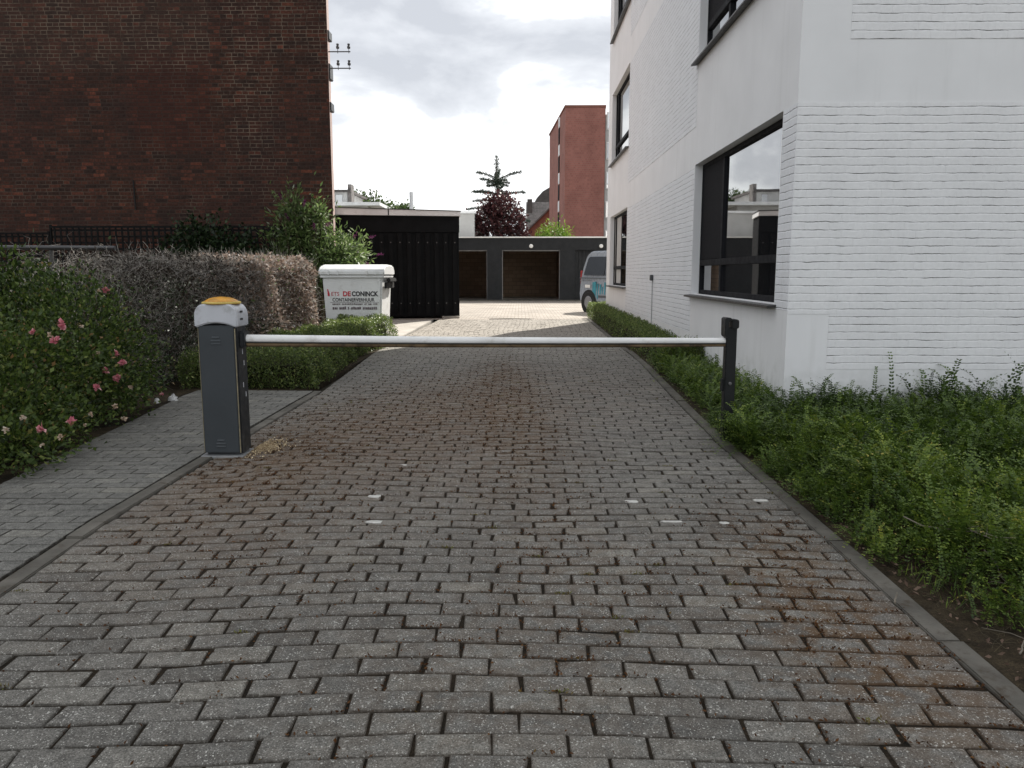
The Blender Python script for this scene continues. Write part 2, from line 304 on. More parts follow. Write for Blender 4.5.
M['leaf_dead'] = leafmat('withered_leaves', [(0, (0.1033, 0.0674, 0.0504)), (0.4, (0.2581, 0.1828, 0.1373)), (0.75, (0.4647, 0.3849, 0.3319)), (0.93, (0.6883, 0.6544, 0.6409)), (1, (0.1548, 0.2310, 0.0800))], 0.25, 0.8, 0.15)
M['leaf_grey'] = leafmat('grey_withered_leaves', [(0, (0.0316, 0.0253, 0.0205)), (0.5, (0.0790, 0.0651, 0.0558)), (0.88, (0.1755, 0.1537, 0.1339)), (1, (0.5265, 0.5061, 0.4651))], 0.15, 0.85, 0.1)
M['leaf_bud'] = leafmat('butterfly_bush_leaves', [(0, (0.035, 0.06, 0.022)), (0.45, (0.095, 0.15, 0.045)), (0.75, (0.19, 0.26, 0.09)), (0.94, (0.30, 0.36, 0.20)), (1, (0.42, 0.45, 0.34))], 0.42)
M['leaf_purple'] = leafmat('purple_leaves', [(0, (0.0192, 0.0096, 0.0120)), (0.5, (0.0480, 0.0168, 0.0192)), (0.85, (0.1080, 0.0336, 0.0336)), (1, (0.1560, 0.0900, 0.0720))], 0.3)
M['needle'] = leafmat('blue_green_needles', [(0, (0.018, 0.032, 0.022)), (0.6, (0.038, 0.062, 0.044)), (1, (0.075, 0.105, 0.08))], 0.1)
M['leaf_lime'] = leafmat('lime_leaves', [(0, (0.06, 0.11, 0.012)), (0.5, (0.13, 0.22, 0.024)), (1, (0.26, 0.36, 0.06))], 0.4)
M['leaf_tree'] = leafmat('distant_tree_leaves', [(0, (0.03, 0.055, 0.018)), (0.5, (0.065, 0.10, 0.035)), (1, (0.12, 0.17, 0.06))], 0.3)
M['petal_pink'] = leafmat('pink_petals', [(0, (0.52, 0.14, 0.19)), (0.6, (0.66, 0.25, 0.29)), (1, (0.78, 0.46, 0.46))], 0.25, 0.6, 0.2)
M['petal_pale'] = leafmat('faded_petals', [(0, (0.42, 0.30, 0.20)), (0.5, (0.58, 0.44, 0.33)), (1, (0.66, 0.60, 0.50))], 0.25, 0.7, 0.2)
M['petal_purple'] = leafmat('purple_petals', [(0, (0.07, 0.012, 0.05)), (1, (0.20, 0.05, 0.14))], 0.25, 0.7, 0.2)
M['paint'] = surf('worn_white_paint', (0.50, 0.49, 0.46), 0.7, 0.3, 30, 0.4, 120, 0.3)
M['sand'] = soil_mat('dry_yellow_sand', (0.20, 0.14, 0.06), (0.34, 0.25, 0.12), 30, 0.6)
M['moss'] = leafmat('brown_moss', [(0, (0.035, 0.016, 0.008)), (0.5, (0.08, 0.037, 0.016)), (0.9, (0.13, 0.065, 0.025)), (1, (0.08, 0.085, 0.02))], 0.0, 0.95, 0.1)
M['scrap'] = surf('crumpled_white_paper', (0.55, 0.55, 0.54), 0.7, 0.15, 20, 0.3, 40)

# ---------------------------------------------------------------- builders
def tag(o, label=None, cat=None, group=None, kind=None):
    if label: o['label'] = label
    if cat: o['category'] = cat
    if group: o['group'] = group
    if kind: o['kind'] = kind
    return o
def empty(name, loc, rz=0.0, **kw):
    o = bpy.data.objects.new(name, None); col.objects.link(o); o.location = loc; o.rotation_euler = (0, 0, rz)
    o.empty_display_size = 0.2
    return tag(o, **kw)
def root_loc(o):
    v = Vector((0, 0, 0))
    while o is not None: v = v + Vector(o.location); o = o.parent
    return v
def link(name, me, root, world, mats):
    for m in (mats if isinstance(mats, (list, tuple)) else [mats]): me.materials.append(M[m] if isinstance(m, str) else m)
    n = len(me.vertices); co = np.empty(n * 3); me.vertices.foreach_get('co', co); co = co.reshape(-1, 3)
    o = bpy.data.objects.new(name, me); col.objects.link(o)
    if root is not None:
        o.parent = root
        if world: co -= np.array(root_loc(root))
    elif world:
        base = np.array([(co[:, 0].min() + co[:, 0].max()) / 2, (co[:, 1].min() + co[:, 1].max()) / 2, co[:, 2].min()])
        co -= base; o.location = base
    me.vertices.foreach_set('co', co.ravel()); me.update()
    return o

class MB:
    def __init__(s): s.v = []; s.f = []
    def add(s, vs_, fs):
        b = len(s.v); s.v += [tuple(p) for p in vs_]; s.f += [tuple(b + i for i in q) for q in fs]; return s
    def box(s, x0, x1, y0, y1, z0, z1):
        return s.add([(x0, y0, z0), (x1, y0, z0), (x1, y1, z0), (x0, y1, z0), (x0, y0, z1), (x1, y0, z1), (x1, y1, z1), (x0, y1, z1)],
                     [(3, 2, 1, 0), (4, 5, 6, 7), (0, 1, 5, 4), (1, 2, 6, 5), (2, 3, 7, 6), (3, 0, 4, 7)])
    def prism(s, poly, axis, a0, a1, inset=None):
        def P(u, w, a): return {'x': (a, u, w), 'y': (u, a, w), 'z': (u, w, a)}[axis]
        n = len(poly)
        return s.add([P(u, w, a0) for u, w in poly] + [P(u, w, a1) for u, w in poly],
                     [tuple(range(n))[::-1], tuple(range(n, 2 * n))] + [(i, (i + 1) % n, n + (i + 1) % n, n + i) for i in range(n)])
    def tube(s, pts, rad, n=8, squash=None):
        pts = [Vector(p) for p in pts]; rad = [rad] * len(pts) if isinstance(rad, (int, float)) else rad
        b = len(s.v); prev = None
        for i, p in enumerate(pts):
            d = (pts[min(i + 1, len(pts) - 1)] - pts[max(i - 1, 0)]).normalized()
            u = d.cross(Vector((0, 0, 1)) if abs(d.z) < 0.9 else Vector((1, 0, 0))).normalized()
            w = u.cross(d).normalized()
            for k in range(n):
                a = 2 * math.pi * k / n
                sq = squash or (1, 1)
                s.v.append(tuple(p + u * math.cos(a) * rad[i] * sq[0] + w * math.sin(a) * rad[i] * sq[1]))
        for i in range(len(pts) - 1):
            for k in range(n):
                s.f.append((b + i * n + k, b + i * n + (k + 1) % n, b + (i + 1) * n + (k + 1) % n, b + (i + 1) * n + k))
        s.f.append(tuple(b + k for k in range(n))[::-1]); s.f.append(tuple(b + (len(pts) - 1) * n + k for k in range(n)))
        return s
    def lathe(s, prof, c, n=24, axis='z'):
        b = len(s.v)
        for r, h in prof:
            for k in range(n):
                a = 2 * math.pi * k / n
                q = (r * math.cos(a), r * math.sin(a), h)
                if axis == 'x': q = (h, r * math.cos(a), r * math.sin(a))
                if axis == 'y': q = (r * math.cos(a), h, r * math.sin(a))
                s.v.append((c[0] + q[0], c[1] + q[1], c[2] + q[2]))
        for i in range(len(prof) - 1):
            for k in range(n): s.f.append((b + i * n + k, b + i * n + (k + 1) % n, b + (i + 1) * n + (k + 1) % n, b + (i + 1) * n + k))
        s.f.append(tuple(b + k for k in range(n))[::-1]); s.f.append(tuple(b + (len(prof) - 1) * n + k for k in range(n)))
        return s
    def build(s, name, mat, root=None, world=True, smooth=False, bevel=0.0, seg=2, angle=35):
        me = bpy.data.meshes.new(name); me.from_pydata(s.v, [], s.f)
        bm = bmesh.new(); bm.from_mesh(me); bmesh.ops.recalc_face_normals(bm, faces=bm.faces)
        if bevel:
            es = [e for e in bm.edges if len(e.link_faces) == 2 and e.calc_face_angle(0) > R(30)]
            bmesh.ops.bevel(bm, geom=es, offset=bevel, segments=seg, affect='EDGES', clamp_overlap=True)
        bm.to_mesh(me); bm.free()
        if smooth or bevel:
            me.polygons.foreach_set('use_smooth', [True] * len(me.polygons)); me.set_sharp_from_angle(angle=R(angle))
        return link(name, me, root, world, mat)

def np_mesh(name, V, F, mat, root=None, world=True, attrs=None, smooth=False):
    me = bpy.data.meshes.new(name)
    V = np.asarray(V, float); F = np.asarray(F, np.int32); k = F.shape[1]
    me.vertices.add(len(V)); me.vertices.foreach_set('co', V.ravel())
    me.loops.add(F.size); me.loops.foreach_set('vertex_index', F.ravel())
    me.polygons.add(len(F)); me.polygons.foreach_set('loop_start', np.arange(0, F.size, k, dtype=np.int32))
    me.polygons.foreach_set('loop_total', np.full(len(F), k, np.int32))
    if smooth: me.polygons.foreach_set('use_smooth', np.ones(len(F), bool))
    me.update(calc_edges=True)
    for an, a in (attrs or {}).items():
        if a.ndim == 1:
            at = me.attributes.new(an, 'FLOAT', 'POINT'); at.data.foreach_set('value', a.astype(np.float32))
        else:
            at = me.attributes.new(an, 'FLOAT_COLOR', 'POINT'); at.data.foreach_set('color', np.c_[a, np.ones(len(a))].astype(np.float32).ravel())
    return link(name, me, root, world, mat)

def unit(a): return a / np.maximum(np.linalg.norm(a, axis=1, keepdims=True), 1e-9)
def leaf_arrays(P, D, L, W, lc, fold=0.18):
    n = len(P); D = unit(D)
    S = unit(np.cross(D, unit(rng.normal(size=(n, 3)) * 0.75 + np.array([0.15, 0.05, 0.75]))))
    Nn = np.cross(S, D)
    L = np.broadcast_to(L, (n,))[:, None]; W = np.broadcast_to(W, (n,))[:, None]
    V = np.empty((n, 4, 3)); V[:, 0] = P; V[:, 1] = P + D * L * 0.45 + S * W * 0.5 + Nn * W * fold
    V[:, 2] = P + D * L; V[:, 3] = P + D * L * 0.45 - S * W * 0.5 + Nn * W * fold
    return V.reshape(-1, 3), np.arange(4 * n).reshape(n, 4), np.repeat(lc, 4)
def leaves(name, P, D, L, W, lc, mat, root=None):
    V, F, a = leaf_arrays(P, D, L, W, lc)
    return np_mesh(name, V, F, mat, root, True, {'lc': np.clip(a, 0, 1)})
def twigs(name, paths, rad, mat, root=None):
    paths = np.asarray(paths); n, k, _ = paths.shape; rad = np.broadcast_to(rad, (n,))
    d = unit((paths[:, -1] - paths[:, 0])); u = unit(np.cross(d, rng.normal(size=(n, 3)))); w = np.cross(d, u)
    V = np.empty((n, k, 3, 3))
    for i in range(k):
        tap = (1 - 0.6 * i / (k - 1)) * rad
        for j in range(3):
            a = 2 * math.pi * j / 3
            V[:, i, j] = paths[:, i] + (u * math.cos(a) + w * math.sin(a)) * tap[:, None]
    F = []
    base = np.arange(n) * k * 3
    for i in range(k - 1):
        for j in range(3):
            F.append(np.stack([base + i * 3 + j, base + i * 3 + (j + 1) % 3, base + (i + 1) * 3 + (j + 1) % 3, base + (i + 1) * 3 + j], 1))
    return np_mesh(name, V.reshape(-1, 3), np.concatenate(F), mat, root)
def clump_points(clumps, n, inner=0.35, rag=0.16):
    """points spread through a set of uneven ellipsoids, denser outwards; returns points and outward directions"""
    w = np.array([c[3] * c[4] * c[5] for c in clumps]) ** (2 / 3); w /= w.sum()
    idx = rng.choice(len(clumps), n, p=w); C = np.array(clumps)[idx]
    d = unit(rng.normal(size=(n, 3))); r = inner + (1 - inner) * np.sqrt(rng.random(n))
    ph = np.array([[3.1, 5.3, 2.2], [6.2, 1.7, 4.9], [11, 9, 13]])
    lump = 1 + rag * (np.sin(d @ ph[0] * 2 + idx) + np.sin(d @ ph[1] * 2 + 2 * idx)) + rng.normal(size=n) * rag * 0.5
    return C[:, :3] + d * (r * lump)[:, None] * C[:, 3:6], d, r
def limb(mb, a, b, r0, r1, k=4, wig=0.06, n=6):
    a = np.array(a, float); b = np.array(b, float); L = np.linalg.norm(b - a)
    pts = [a + (b - a) * i / k + (rng.normal(size=3) * wig * L if 0 < i < k else 0) for i in range(k + 1)]
    mb.tube([tuple(p) for p in pts], [r0 + (r1 - r0) * i / k for i in range(k + 1)], n)

def interp(poly, y): return np.interp(y, [p[1] for p in poly], [p[0] for p in poly])

# ---------------------------------------------------------------- ground, paving, kerbs
KR = [(1.42, 0.3), (1.43, 2.4), (1.45, 3.4), (1.46, 4.2), (1.465, 5.1), (1.475, 5.7), (1.51, 6.7), (1.70, 10.9), (1.75, 16.0), (1.84, 21.2), (1.86, 24)]
KL = [(-1.98, 0.3), (-2.02, 2.8), (-2.08, 3.7), (-2.10, 8.0), (-2.17, 9.4), (-2.30, 11.8), (-2.33, 13.5), (-2.2, 20.0), (-2.2, 24)]
gm = MB().add([(-600, -200, -0.09), (600, -200, -0.09), (600, 1500, -0.09), (-600, 1500, -0.09)], [(0, 1, 2, 3)])
tag(gm.build('ground', 'ground'), kind='structure')

def drive_height(x, y):
    w = np.clip((1.75 - np.abs(x + 0.3)) / 0.6, 0, 1)
    return w * (0.010 * np.sin(x * 1.7 + 0.6) * np.sin(y * 0.9) + 0.007 * np.sin(x * 3.1 + y * 1.3) + 0.005 * np.sin(y * 2.7 - x))
def stain_fields(x, y):
    def g(cx, cy, sx, sy, rot=0.0):
        c, s = math.cos(rot), math.sin(rot); u = (x - cx) * c + (y - cy) * s; v = -(x - cx) * s + (y - cy) * c
        return np.exp(-(u / sx) ** 2 - (v / sy) ** 2)
    st = 0.95 * g(-1.65, 5.2, 0.55, 1.5) + 1.25 * g(-0.12, 7.6, 0.36, 3.2, 0.05) + 0.45 * g(-0.75, 6.8, 0.5, 2.6) + 0.3 * g(0.4, 3.0, 0.5, 0.9) + 0.25 * g(-0.2, 2.2, 0.5, 0.6) + 1.0 * g(1.15, 3.1, 0.26, 0.9, -0.1) + 0.7 * g(1.25, 2.3, 0.3, 0.5) + 0.3 * g(-1.2, 7.5, 0.8, 2.5) + 0.22 * g(-1.1, 3.2, 0.5, 0.8)
    rd = 0.6 * g(-0.9, 6.2, 1.1, 2.2) + 0.35 * g(0.5, 8.5, 1.2, 3.0) + 0.35 * g(1.3, 2.3, 0.2, 0.6) + 0.35 * g(-1.7, 4.4, 0.5, 1.2)
    return np.clip(st, 0, 1), np.clip(rd, 0, 1)

def pavers(name, left, right, y0, y1, pitch_y, pitch_x, gap, bow, mat, jitter, tone_sd, edge, hfun, zoff, stains=True, lighten=None, seam=None):
    V, F, A, SD_ = [], [], [], []
    joints = []
    rows = int((y1 - y0) / pitch_y); cor0 = np.array([(-1, -1), (1, -1), (1, 1), (-1, 1)], float)
    drift = 0.0
    for r in range(rows):
        yc0 = y0 + (r + 0.5) * pitch_y
        drift += rng.normal() * 0.002; drift *= 0.97
        x = -8 + (0.5 if r % 2 else 0.0) * pitch_x + rng.normal() * 0.008 + 0.03 * math.sin(r * 0.11)
        while x < 8:
            w = pitch_x + rng.normal() * 0.002
            xa, xb = x, x + w; x = xb
            yc = yc0 + bow * ((xa + xb) / 2) ** 2 + drift + 0.006 * math.sin((xa + xb) * 1.1 + r * 0.13) + rng.normal() * 0.0012
            l, rr = float(interp(left, yc)), float(interp(right, yc))
            xa, xb = max(xa, l + 0.004), min(xb, rr - 0.004)
            if xb - xa < 0.06: continue
            if xa - l < 0.064: xa = l + 0.004
            if rr - xb < 0.064: xb = rr - 0.004
            g2 = gap / 2
            cx, cy, hx, hy = (xa + xb) / 2, yc, (xb - xa) / 2 - g2 * (0.55 + 0.7 * rng.random()), pitch_y / 2 - g2 * (0.5 + 0.55 * rng.random())
            rot = rng.normal() * jitter * 0.5 + 2 * bow * cx + 0.0066 * math.cos((xa + xb) * 1.1 + r * 0.13); dz = rng.normal() * jitter * 0.07; tx, ty = rng.normal(size=2) * jitter * 0.55
            cr_ = rng.normal(size=(4, 2)) * jitter * 0.12 - cor0 * (rng.random((4, 1)) < 0.10) * rng.random((4, 1)) * jitter * 0.5
            cor = np.array([(-1, -1), (1, -1), (1, 1), (-1, 1)], float)
            b = len(V)
            for ring, (ins, z) in enumerate(((0, -0.03), (0, -edge * 0.8), (edge * 0.35, -edge * 0.18), (edge, 0.0))):
                for k in range(4):
                    u = cor[k, 0] * (hx - ins) + cr_[k, 0]; v = cor[k, 1] * (hy - ins) + cr_[k, 1]
                    px_, py_ = cx + u - v * rot, cy + v + u * rot
                    V.append((px_, py_, z + dz + tx * u + ty * v))
            for ring in range(3):
                for k in range(4):
                    F.append((b + ring * 4 + k, b + ring * 4 + (k + 1) % 4, b + ring * 4 + 4 + (k + 1) % 4, b + ring * 4 + 4 + k))
            F.append((b + 12, b + 13, b + 14, b + 15))
            tone = 0.5 + rng.normal() * tone_sd
            if rng.random() < 0.03: tone += 0.3
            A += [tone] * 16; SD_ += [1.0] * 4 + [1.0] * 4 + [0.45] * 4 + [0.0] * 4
            joints.append((cx, cy, hx, hy))
    V = np.array(V); F = np.array(F); A = np.clip(np.array(A), 0, 1)
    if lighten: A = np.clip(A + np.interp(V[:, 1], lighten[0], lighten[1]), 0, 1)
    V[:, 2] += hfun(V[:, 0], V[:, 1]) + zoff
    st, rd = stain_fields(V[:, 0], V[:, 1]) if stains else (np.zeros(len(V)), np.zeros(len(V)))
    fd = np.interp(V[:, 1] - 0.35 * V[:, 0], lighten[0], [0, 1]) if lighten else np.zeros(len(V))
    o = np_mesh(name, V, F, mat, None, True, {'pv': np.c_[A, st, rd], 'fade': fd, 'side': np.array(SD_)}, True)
    o.data.set_sharp_from_angle(angle=R(28))
    return o, joints

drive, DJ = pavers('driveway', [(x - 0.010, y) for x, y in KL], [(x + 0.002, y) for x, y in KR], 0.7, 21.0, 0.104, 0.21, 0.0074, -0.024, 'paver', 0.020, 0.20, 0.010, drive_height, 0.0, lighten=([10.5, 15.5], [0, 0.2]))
tag(drive, kind='structure')
# joint bed below the driveway pavers
ny, nx = 130, 20
ys = np.linspace(0.6, 21.4, ny); V = []
for y in ys:
    l, r_ = interp(KL, y), interp(KR, y)
    for i in range(nx): x = l + (r_ - l) * i / (nx - 1); V.append((x, y, float(drive_height(x, y)) - 0.0068))
F = [(j * nx + i, j * nx + i + 1, (j + 1) * nx + i + 1, (j + 1) * nx + i) for j in range(ny - 1) for i in range(nx - 1)]
tag(np_mesh('driveway_joint_sand', V, F, 'joint', smooth=True), kind='structure')

KLo = [(x - 0.097, y) for x, y in KL]
PL = [(-3.05, 0.3), (-3.05, 4.0), (-3.22, 5.6), (-3.36, 7.0), (-3.44, 7.7), (-3.44, 9)]
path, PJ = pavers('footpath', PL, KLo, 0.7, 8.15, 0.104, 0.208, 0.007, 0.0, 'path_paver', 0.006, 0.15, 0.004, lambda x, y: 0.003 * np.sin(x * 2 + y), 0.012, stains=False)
tag(path, kind='structure')
tag(MB().add([(-3.5, 0.6, -0.004), (-2.1, 0.6, -0.004), (-2.15, 8.2, -0.004), (-3.5, 8.2, -0.004)], [(0, 1, 2, 3)]).build('footpath_joint_sand', 'joint'), kind='structure')

def edging(name, line, width, y0, y1, step, top, mat='edging'):
    mb = MB(); y = y0
    while y < y1:
        ye = min(y + step, y1) - 0.006; tz = top + rng.normal() * 0.004; sh = rng.normal() * 0.004
        sub = [y + (ye - y) * k / 4 for k in range(5)]
        pts = [(float(interp(line, q)) + sh, q) for q in sub]
        poly = [(x, q) for x, q in pts] + [(x + width, q) for x, q in pts[::-1]]
        mb.prism(poly, 'z', -0.08, tz)
        y += step
    return tag(mb.build(name, mat, bevel=0.005, seg=2), kind='structure')
edging('kerb_edging', KR, 0.085, 0.5, 21.2, 1.0, 0.006)
edging('footpath_edging', [(x - 0.095, y) for x, y in KL], 0.085, 0.5, 8.1, 1.0, 0.008)

tag(MB().add([(-14, 21.0, -0.005), (16, 21.0, -0.005), (16, 35.2, -0.005), (-14, 35.2, -0.005)], [(0, 1, 2, 3)]).build('courtyard', 'court'), kind='structure')
tag(MB().box(-3.9, -2.36, 13.6, 20.99, -0.08, -0.004).build('concrete_strip', 'concrete', bevel=0.01), kind='structure')

def bed(name, x0, x1, y0, y1, base, amp, edge_fn=None, n=60):
    xs = np.linspace(0, 1, n); ys = np.linspace(y0, y1, n); V = []
    for y in ys:
        l = edge_fn(y) if edge_fn else x0
        for q in xs:
            x = l + (x1 - l) * q
            V.append((x, y, base + amp * (math.sin(x * 3 + y * 2) * 0.4 + math.sin(x * 7.3 - y * 5.1) * 0.3 + rng.normal() * 0.25) * min(1, q * 12 + 0.1)))
    F = [(j * n + i, j * n + i + 1, (j + 1) * n + i + 1, (j + 1) * n + i) for j in range(n - 1) for i in range(n - 1)]
    return tag(np_mesh(name, V, F, 'soil', smooth=True), kind='structure')
bed('right_bed_soil', 1.5, 8.0, 0.4, 6.69, 0.0, 0.03, lambda y: float(interp(KR, y)) + 0.08)
bed('wall_bed_soil', 1.5, 2.30, 6.7, 22.0, 0.0, 0.02, lambda y: float(interp(KR, y)) + 0.08)
bed('left_bed_soil', -14.0, -3.05, 0.4, 14.9, -0.01, 0.03, None)
tag(MB().box(-3.6, -2.31, 8.16, 13.59, -0.08, -0.006).build('hedge_bed_soil', 'soil'), kind='structure')

# ---------------------------------------------------------------- white painted building
WX, WY, WE, WT = 2.31, 6.70, 20.85, 15.6
wb = empty('white_building', (WX, WY, 0), label='white painted brick building with charcoal framed windows', cat='building')
def wall_cells(mb, u0, u1, z0, z1, holes, P, depth):
    """flat wall with real openings; P(u, z, d) maps to 3-D, d going into the building"""
    us = sorted({u0, u1, *[h[0] for h in holes], *[h[1] for h in holes]}); zs = sorted({z0, z1, *[h[2] for h in holes], *[h[3] for h in holes]})
    for a, b in zip(us, us[1:]):
        for c, d in zip(zs, zs[1:]):
            if any(h[0] <= a and b <= h[1] and h[2] <= c and d <= h[3] for h in holes): continue
            mb.add([P(a, c, 0), P(b, c, 0), P(b, d, 0), P(a, d, 0)], [(0, 1, 2, 3)])
    for a, b, c, d in holes:
        for q in (((a, c), (b, c)), ((b, c), (b, d)), ((b, d), (a, d)), ((a, d), (a, c))):
            (p, r), (s, t_) = q
            mb.add([P(p, r, 0), P(s, t_, 0), P(s, t_, depth), P(p, r, depth)], [(0, 1, 2, 3)])
FL = 2.985
NEAR = [(7.06, 10.50, 0.975 + FL * k, 2.66 + FL * k) for k in range(5)]
FAR = [(17.02, 20.12, 0.95 + FL * k, 2.66 + FL * k) for k in range(5)]
SP = lambda u, z, d: (WX + d, u, z)
mb = MB(); wall_cells(mb, WY, WE, 0, WT, NEAR + FAR, SP, 0.24)
mb.add([(WX, WY, 0), (16, WY, 0), (16, WY, WT), (WX, WY, WT)], [(0, 1, 2, 3)])
mb.add([(WX, WE, 0), (16, WE, 0), (16, WE, WT), (WX, WE, WT)], [(0, 1, 2, 3)])
mb.add([(16, WY, 0), (16, WE, 0), (16, WE, WT), (16, WY, WT)], [(0, 1, 2, 3)])
mb.add([(WX, WY, WT), (16, WY, WT), (16, WE, WT), (WX, WE, WT)], [(0, 1, 2, 3)])
mb.build('wall', 'render', wb)
E_ = 0.003
for k in range(5):
    z = FL * k
    a, b = (0.45 if k == 0 else 0.17), 2.62
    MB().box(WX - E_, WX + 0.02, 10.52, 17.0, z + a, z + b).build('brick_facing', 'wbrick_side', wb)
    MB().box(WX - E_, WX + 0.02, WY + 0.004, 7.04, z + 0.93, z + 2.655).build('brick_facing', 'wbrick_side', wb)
def front_facing(*b): MB().box(*b).build('brick_facing', 'wbrick_front', wb)
for k in range(5):
    z = FL * k
    if k == 0:
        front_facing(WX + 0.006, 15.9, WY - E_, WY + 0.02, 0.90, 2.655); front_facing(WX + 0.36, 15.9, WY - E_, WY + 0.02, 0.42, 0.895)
    else:
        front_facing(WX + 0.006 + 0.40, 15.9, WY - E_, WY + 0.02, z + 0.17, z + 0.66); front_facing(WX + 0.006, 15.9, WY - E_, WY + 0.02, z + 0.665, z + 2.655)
MB().box(WX - 0.04, 16.04, WY - 0.04, WE + 0.04, WT + 0.003, WT + 0.08).build('roof_edge', 'sill', wb, bevel=0.01)

def window(y0, y1, z0, z1, split, trans, screen, curtain):
    d0, d1 = WX + 0.10, WX + 0.16
    fr = MB(); w = 0.055
    fr.box(d0, d1, y0, y0 + w, z0, z1); fr.box(d0, d1, y1 - w, y1, z0, z1)
    fr.box(d0, d1, y0 + w, y1 - w, z0, z0 + w); fr.box(d0, d1, y0 + w, y1 - w, z1 - w, z1)
    fr.box(d0 - 0.01, d1, y0 + w, y1 - w, trans - 0.04, trans + 0.04)
    fr.box(d0, d1, split - 0.04, split + 0.04, z0 + w, trans - 0.04); fr.box(d0, d1, split - 0.04, split + 0.04, trans + 0.04, z1 - w)
    o = fr.build('window', 'frame', wb, bevel=0.005)
    g = WX + 0.13
    def pane(a, b, c, d, tilt=0.0):
        MB().add([(g, a, c), (g + tilt, b, c), (g + tilt, b, d), (g, a, d)], [(0, 1, 2, 3)]).build('pane', 'glass', o)
    pane(y0 + w, split - 0.04, trans + 0.04, z1 - w); pane(y0 + w, split - 0.04, z0 + w, trans - 0.04, 0.003)
    pane(split + 0.04, y1 - w, trans + 0.04, z1 - w, 0.004); pane(split + 0.04, y1 - w, z0 + w, trans - 0.04)
    if screen: MB().box(WX + 0.105, WX + 0.118, split + 0.045, y1 - w - 0.003, trans + 0.045, z1 - w - 0.003).build('sun_screen', 'screen', o)
    if curtain:
        c = MB(); n = 14; ya, yb = y1 - w - 0.02, y1 - 1.3
        pts = [(WX + 0.122 + 0.004 * math.sin(i * 2.1), ya + (yb - ya) * i / n) for i in range(n + 1)]
        for i in range(n): c.add([(pts[i][0], pts[i][1], z0 + w), (pts[i + 1][0], pts[i + 1][1], z0 + w), (pts[i + 1][0], pts[i + 1][1], z1 - w), (pts[i][0], pts[i][1], z1 - w)], [(0, 1, 2, 3)])
        c.build('curtain', 'curtain', o)
    MB().prism([(WX - 0.085, z0 - 0.042), (WX + 0.10, z0 - 0.012), (WX + 0.10, z0 + 0.002), (WX - 0.085, z0 - 0.016)], 'y', y0 - 0.07, y1 + 0.07).build('sill', 'sill', o, bevel=0.004)
    return o
for k, h in enumerate(NEAR): window(*h, 9.42, h[2] + 0.41, True, False)
for k, h in enumerate(FAR): window(*h, 19.75, h[2] + 0.43, False, k == 0)
MB().box(WX - 0.055, WX - E_ - 0.001, 13.47, 13.57, 1.12, 1.22).build('junction_box', 'darkgrey', wb, bevel=0.008)
MB().tube([(WX - 0.014, 13.52, 1.12), (WX - 0.014, 13.515, 0.7), (WX - 0.014, 13.52, 0.05)], 0.008, 6).build('cable', 'metal', wb)

# ---------------------------------------------------------------- old brick gable building
BX, BY = -3.58, 15.0
bb = empty('brick_building', (BX, BY, 0), label='tall old building with a sooty dark red brick gable wall', cat='building')
gb = MB(); W2 = [(BX, BY), (BX - 18, BY), (BX - 18, BY + 6.5), (-5.02, BY + 6.0)]
gb.add([(-3.58, BY, 0), (-21.6, BY, 0), (-21.6, BY, 10.5), (-3.58, BY, 10.5)], [(0, 1, 2, 3)])
gb.add([(-21.6, BY, 0), (-21.6, BY + 6, 0), (-21.6, BY + 6, 10.5), (-21.6, BY, 10.5)], [(0, 1, 2, 3)])
gb.add([(-5.0, BY + 6, 0), (-21.6, BY + 6, 0), (-21.6, BY + 6, 10.5), (-5.0, BY + 6, 10.5)], [(0, 1, 2, 3)])
gb.build('wall', 'oldbrick', bb)
MB().prism([(-3.577, BY + 0.0), (-4.955, BY + 6.0), (-5.04, BY + 6.0), (-3.70, BY + 0.003)], 'z', 0, 10.5).build('street_facade', 'facade', bb)
MB().prism([(-3.5, BY - 0.05), (-21.7, BY - 0.05), (-21.7, BY + 6.1), (-4.8, BY + 6.1)], 'z', 10.502, 10.62).build('roof', 'slate', bb)
for z, hh in ((5.62, 0.16), (4.90, 0.28), (4.32, 0.16)):
    MB().box(-3.68, -3.605, BY + 0.25, BY + 0.5, z, z + hh).build('wall_fitting', 'darkgrey', bb, bevel=0.01)
for z in (5.40, 5.10):
    br = MB().tube([(-3.64, BY + 0.3, z), (-3.22, BY + 0.3, z)], 0.011, 6).build('insulator_arm', 'darkgrey', bb)
    for x in (-3.46, -3.25):
        MB().lathe([(0.006, -0.03), (0.006, 0.05), (0.028, 0.055), (0.032, 0.09), (0.02, 0.10), (0.026, 0.14), (0.006, 0.15)], (x, BY + 0.3, z), 10).build('insulator', 'darkgrey', br, smooth=True)
MB().tube([(-7.35, BY - 0.03, 2.45), (-7.36, BY - 0.03, 3.0)], 0.012, 6).build('wall_tie', 'rubber', bb)

# lattice panels in front of the brick wall
def lattice(name, x0, x1, y, z0, z1, label):
    r = empty(name, ((x0 + x1) / 2, y, z0), label=label, cat='trellis', group='lattice panels on the brick wall')
    m_ = MB(); x = x0 + 0.06
    while x < x1 - 0.03: m_.box(x - 0.017, x + 0.017, y - 0.012, y, z0, z1 - 0.03); x += 0.115
    z = z0 + 0.06
    while z < z1 - 0.03: m_.box(x0, x1, y + 0.0015, y + 0.013, z - 0.017, z + 0.017); z += 0.115
    m_.build('lattice', 'trellis', r)
    f_ = MB(); f_.box(x0, x1, y - 0.02, y + 0.025, z1 - 0.035, z1); f_.box(x0 - 0.03, x0, y - 0.02, y + 0.025, 0.0, z1 + 0.02); f_.box(x1, x1 + 0.03, y - 0.02, y + 0.025, 0.0, z1 + 0.02)
    f_.build('trellis_frame', 'trellis', r)
lattice('trellis', -14.5, -8.82, 14.55, 0.6, 2.0, 'lower black lattice trellis against the brick wall, left of the taller one')
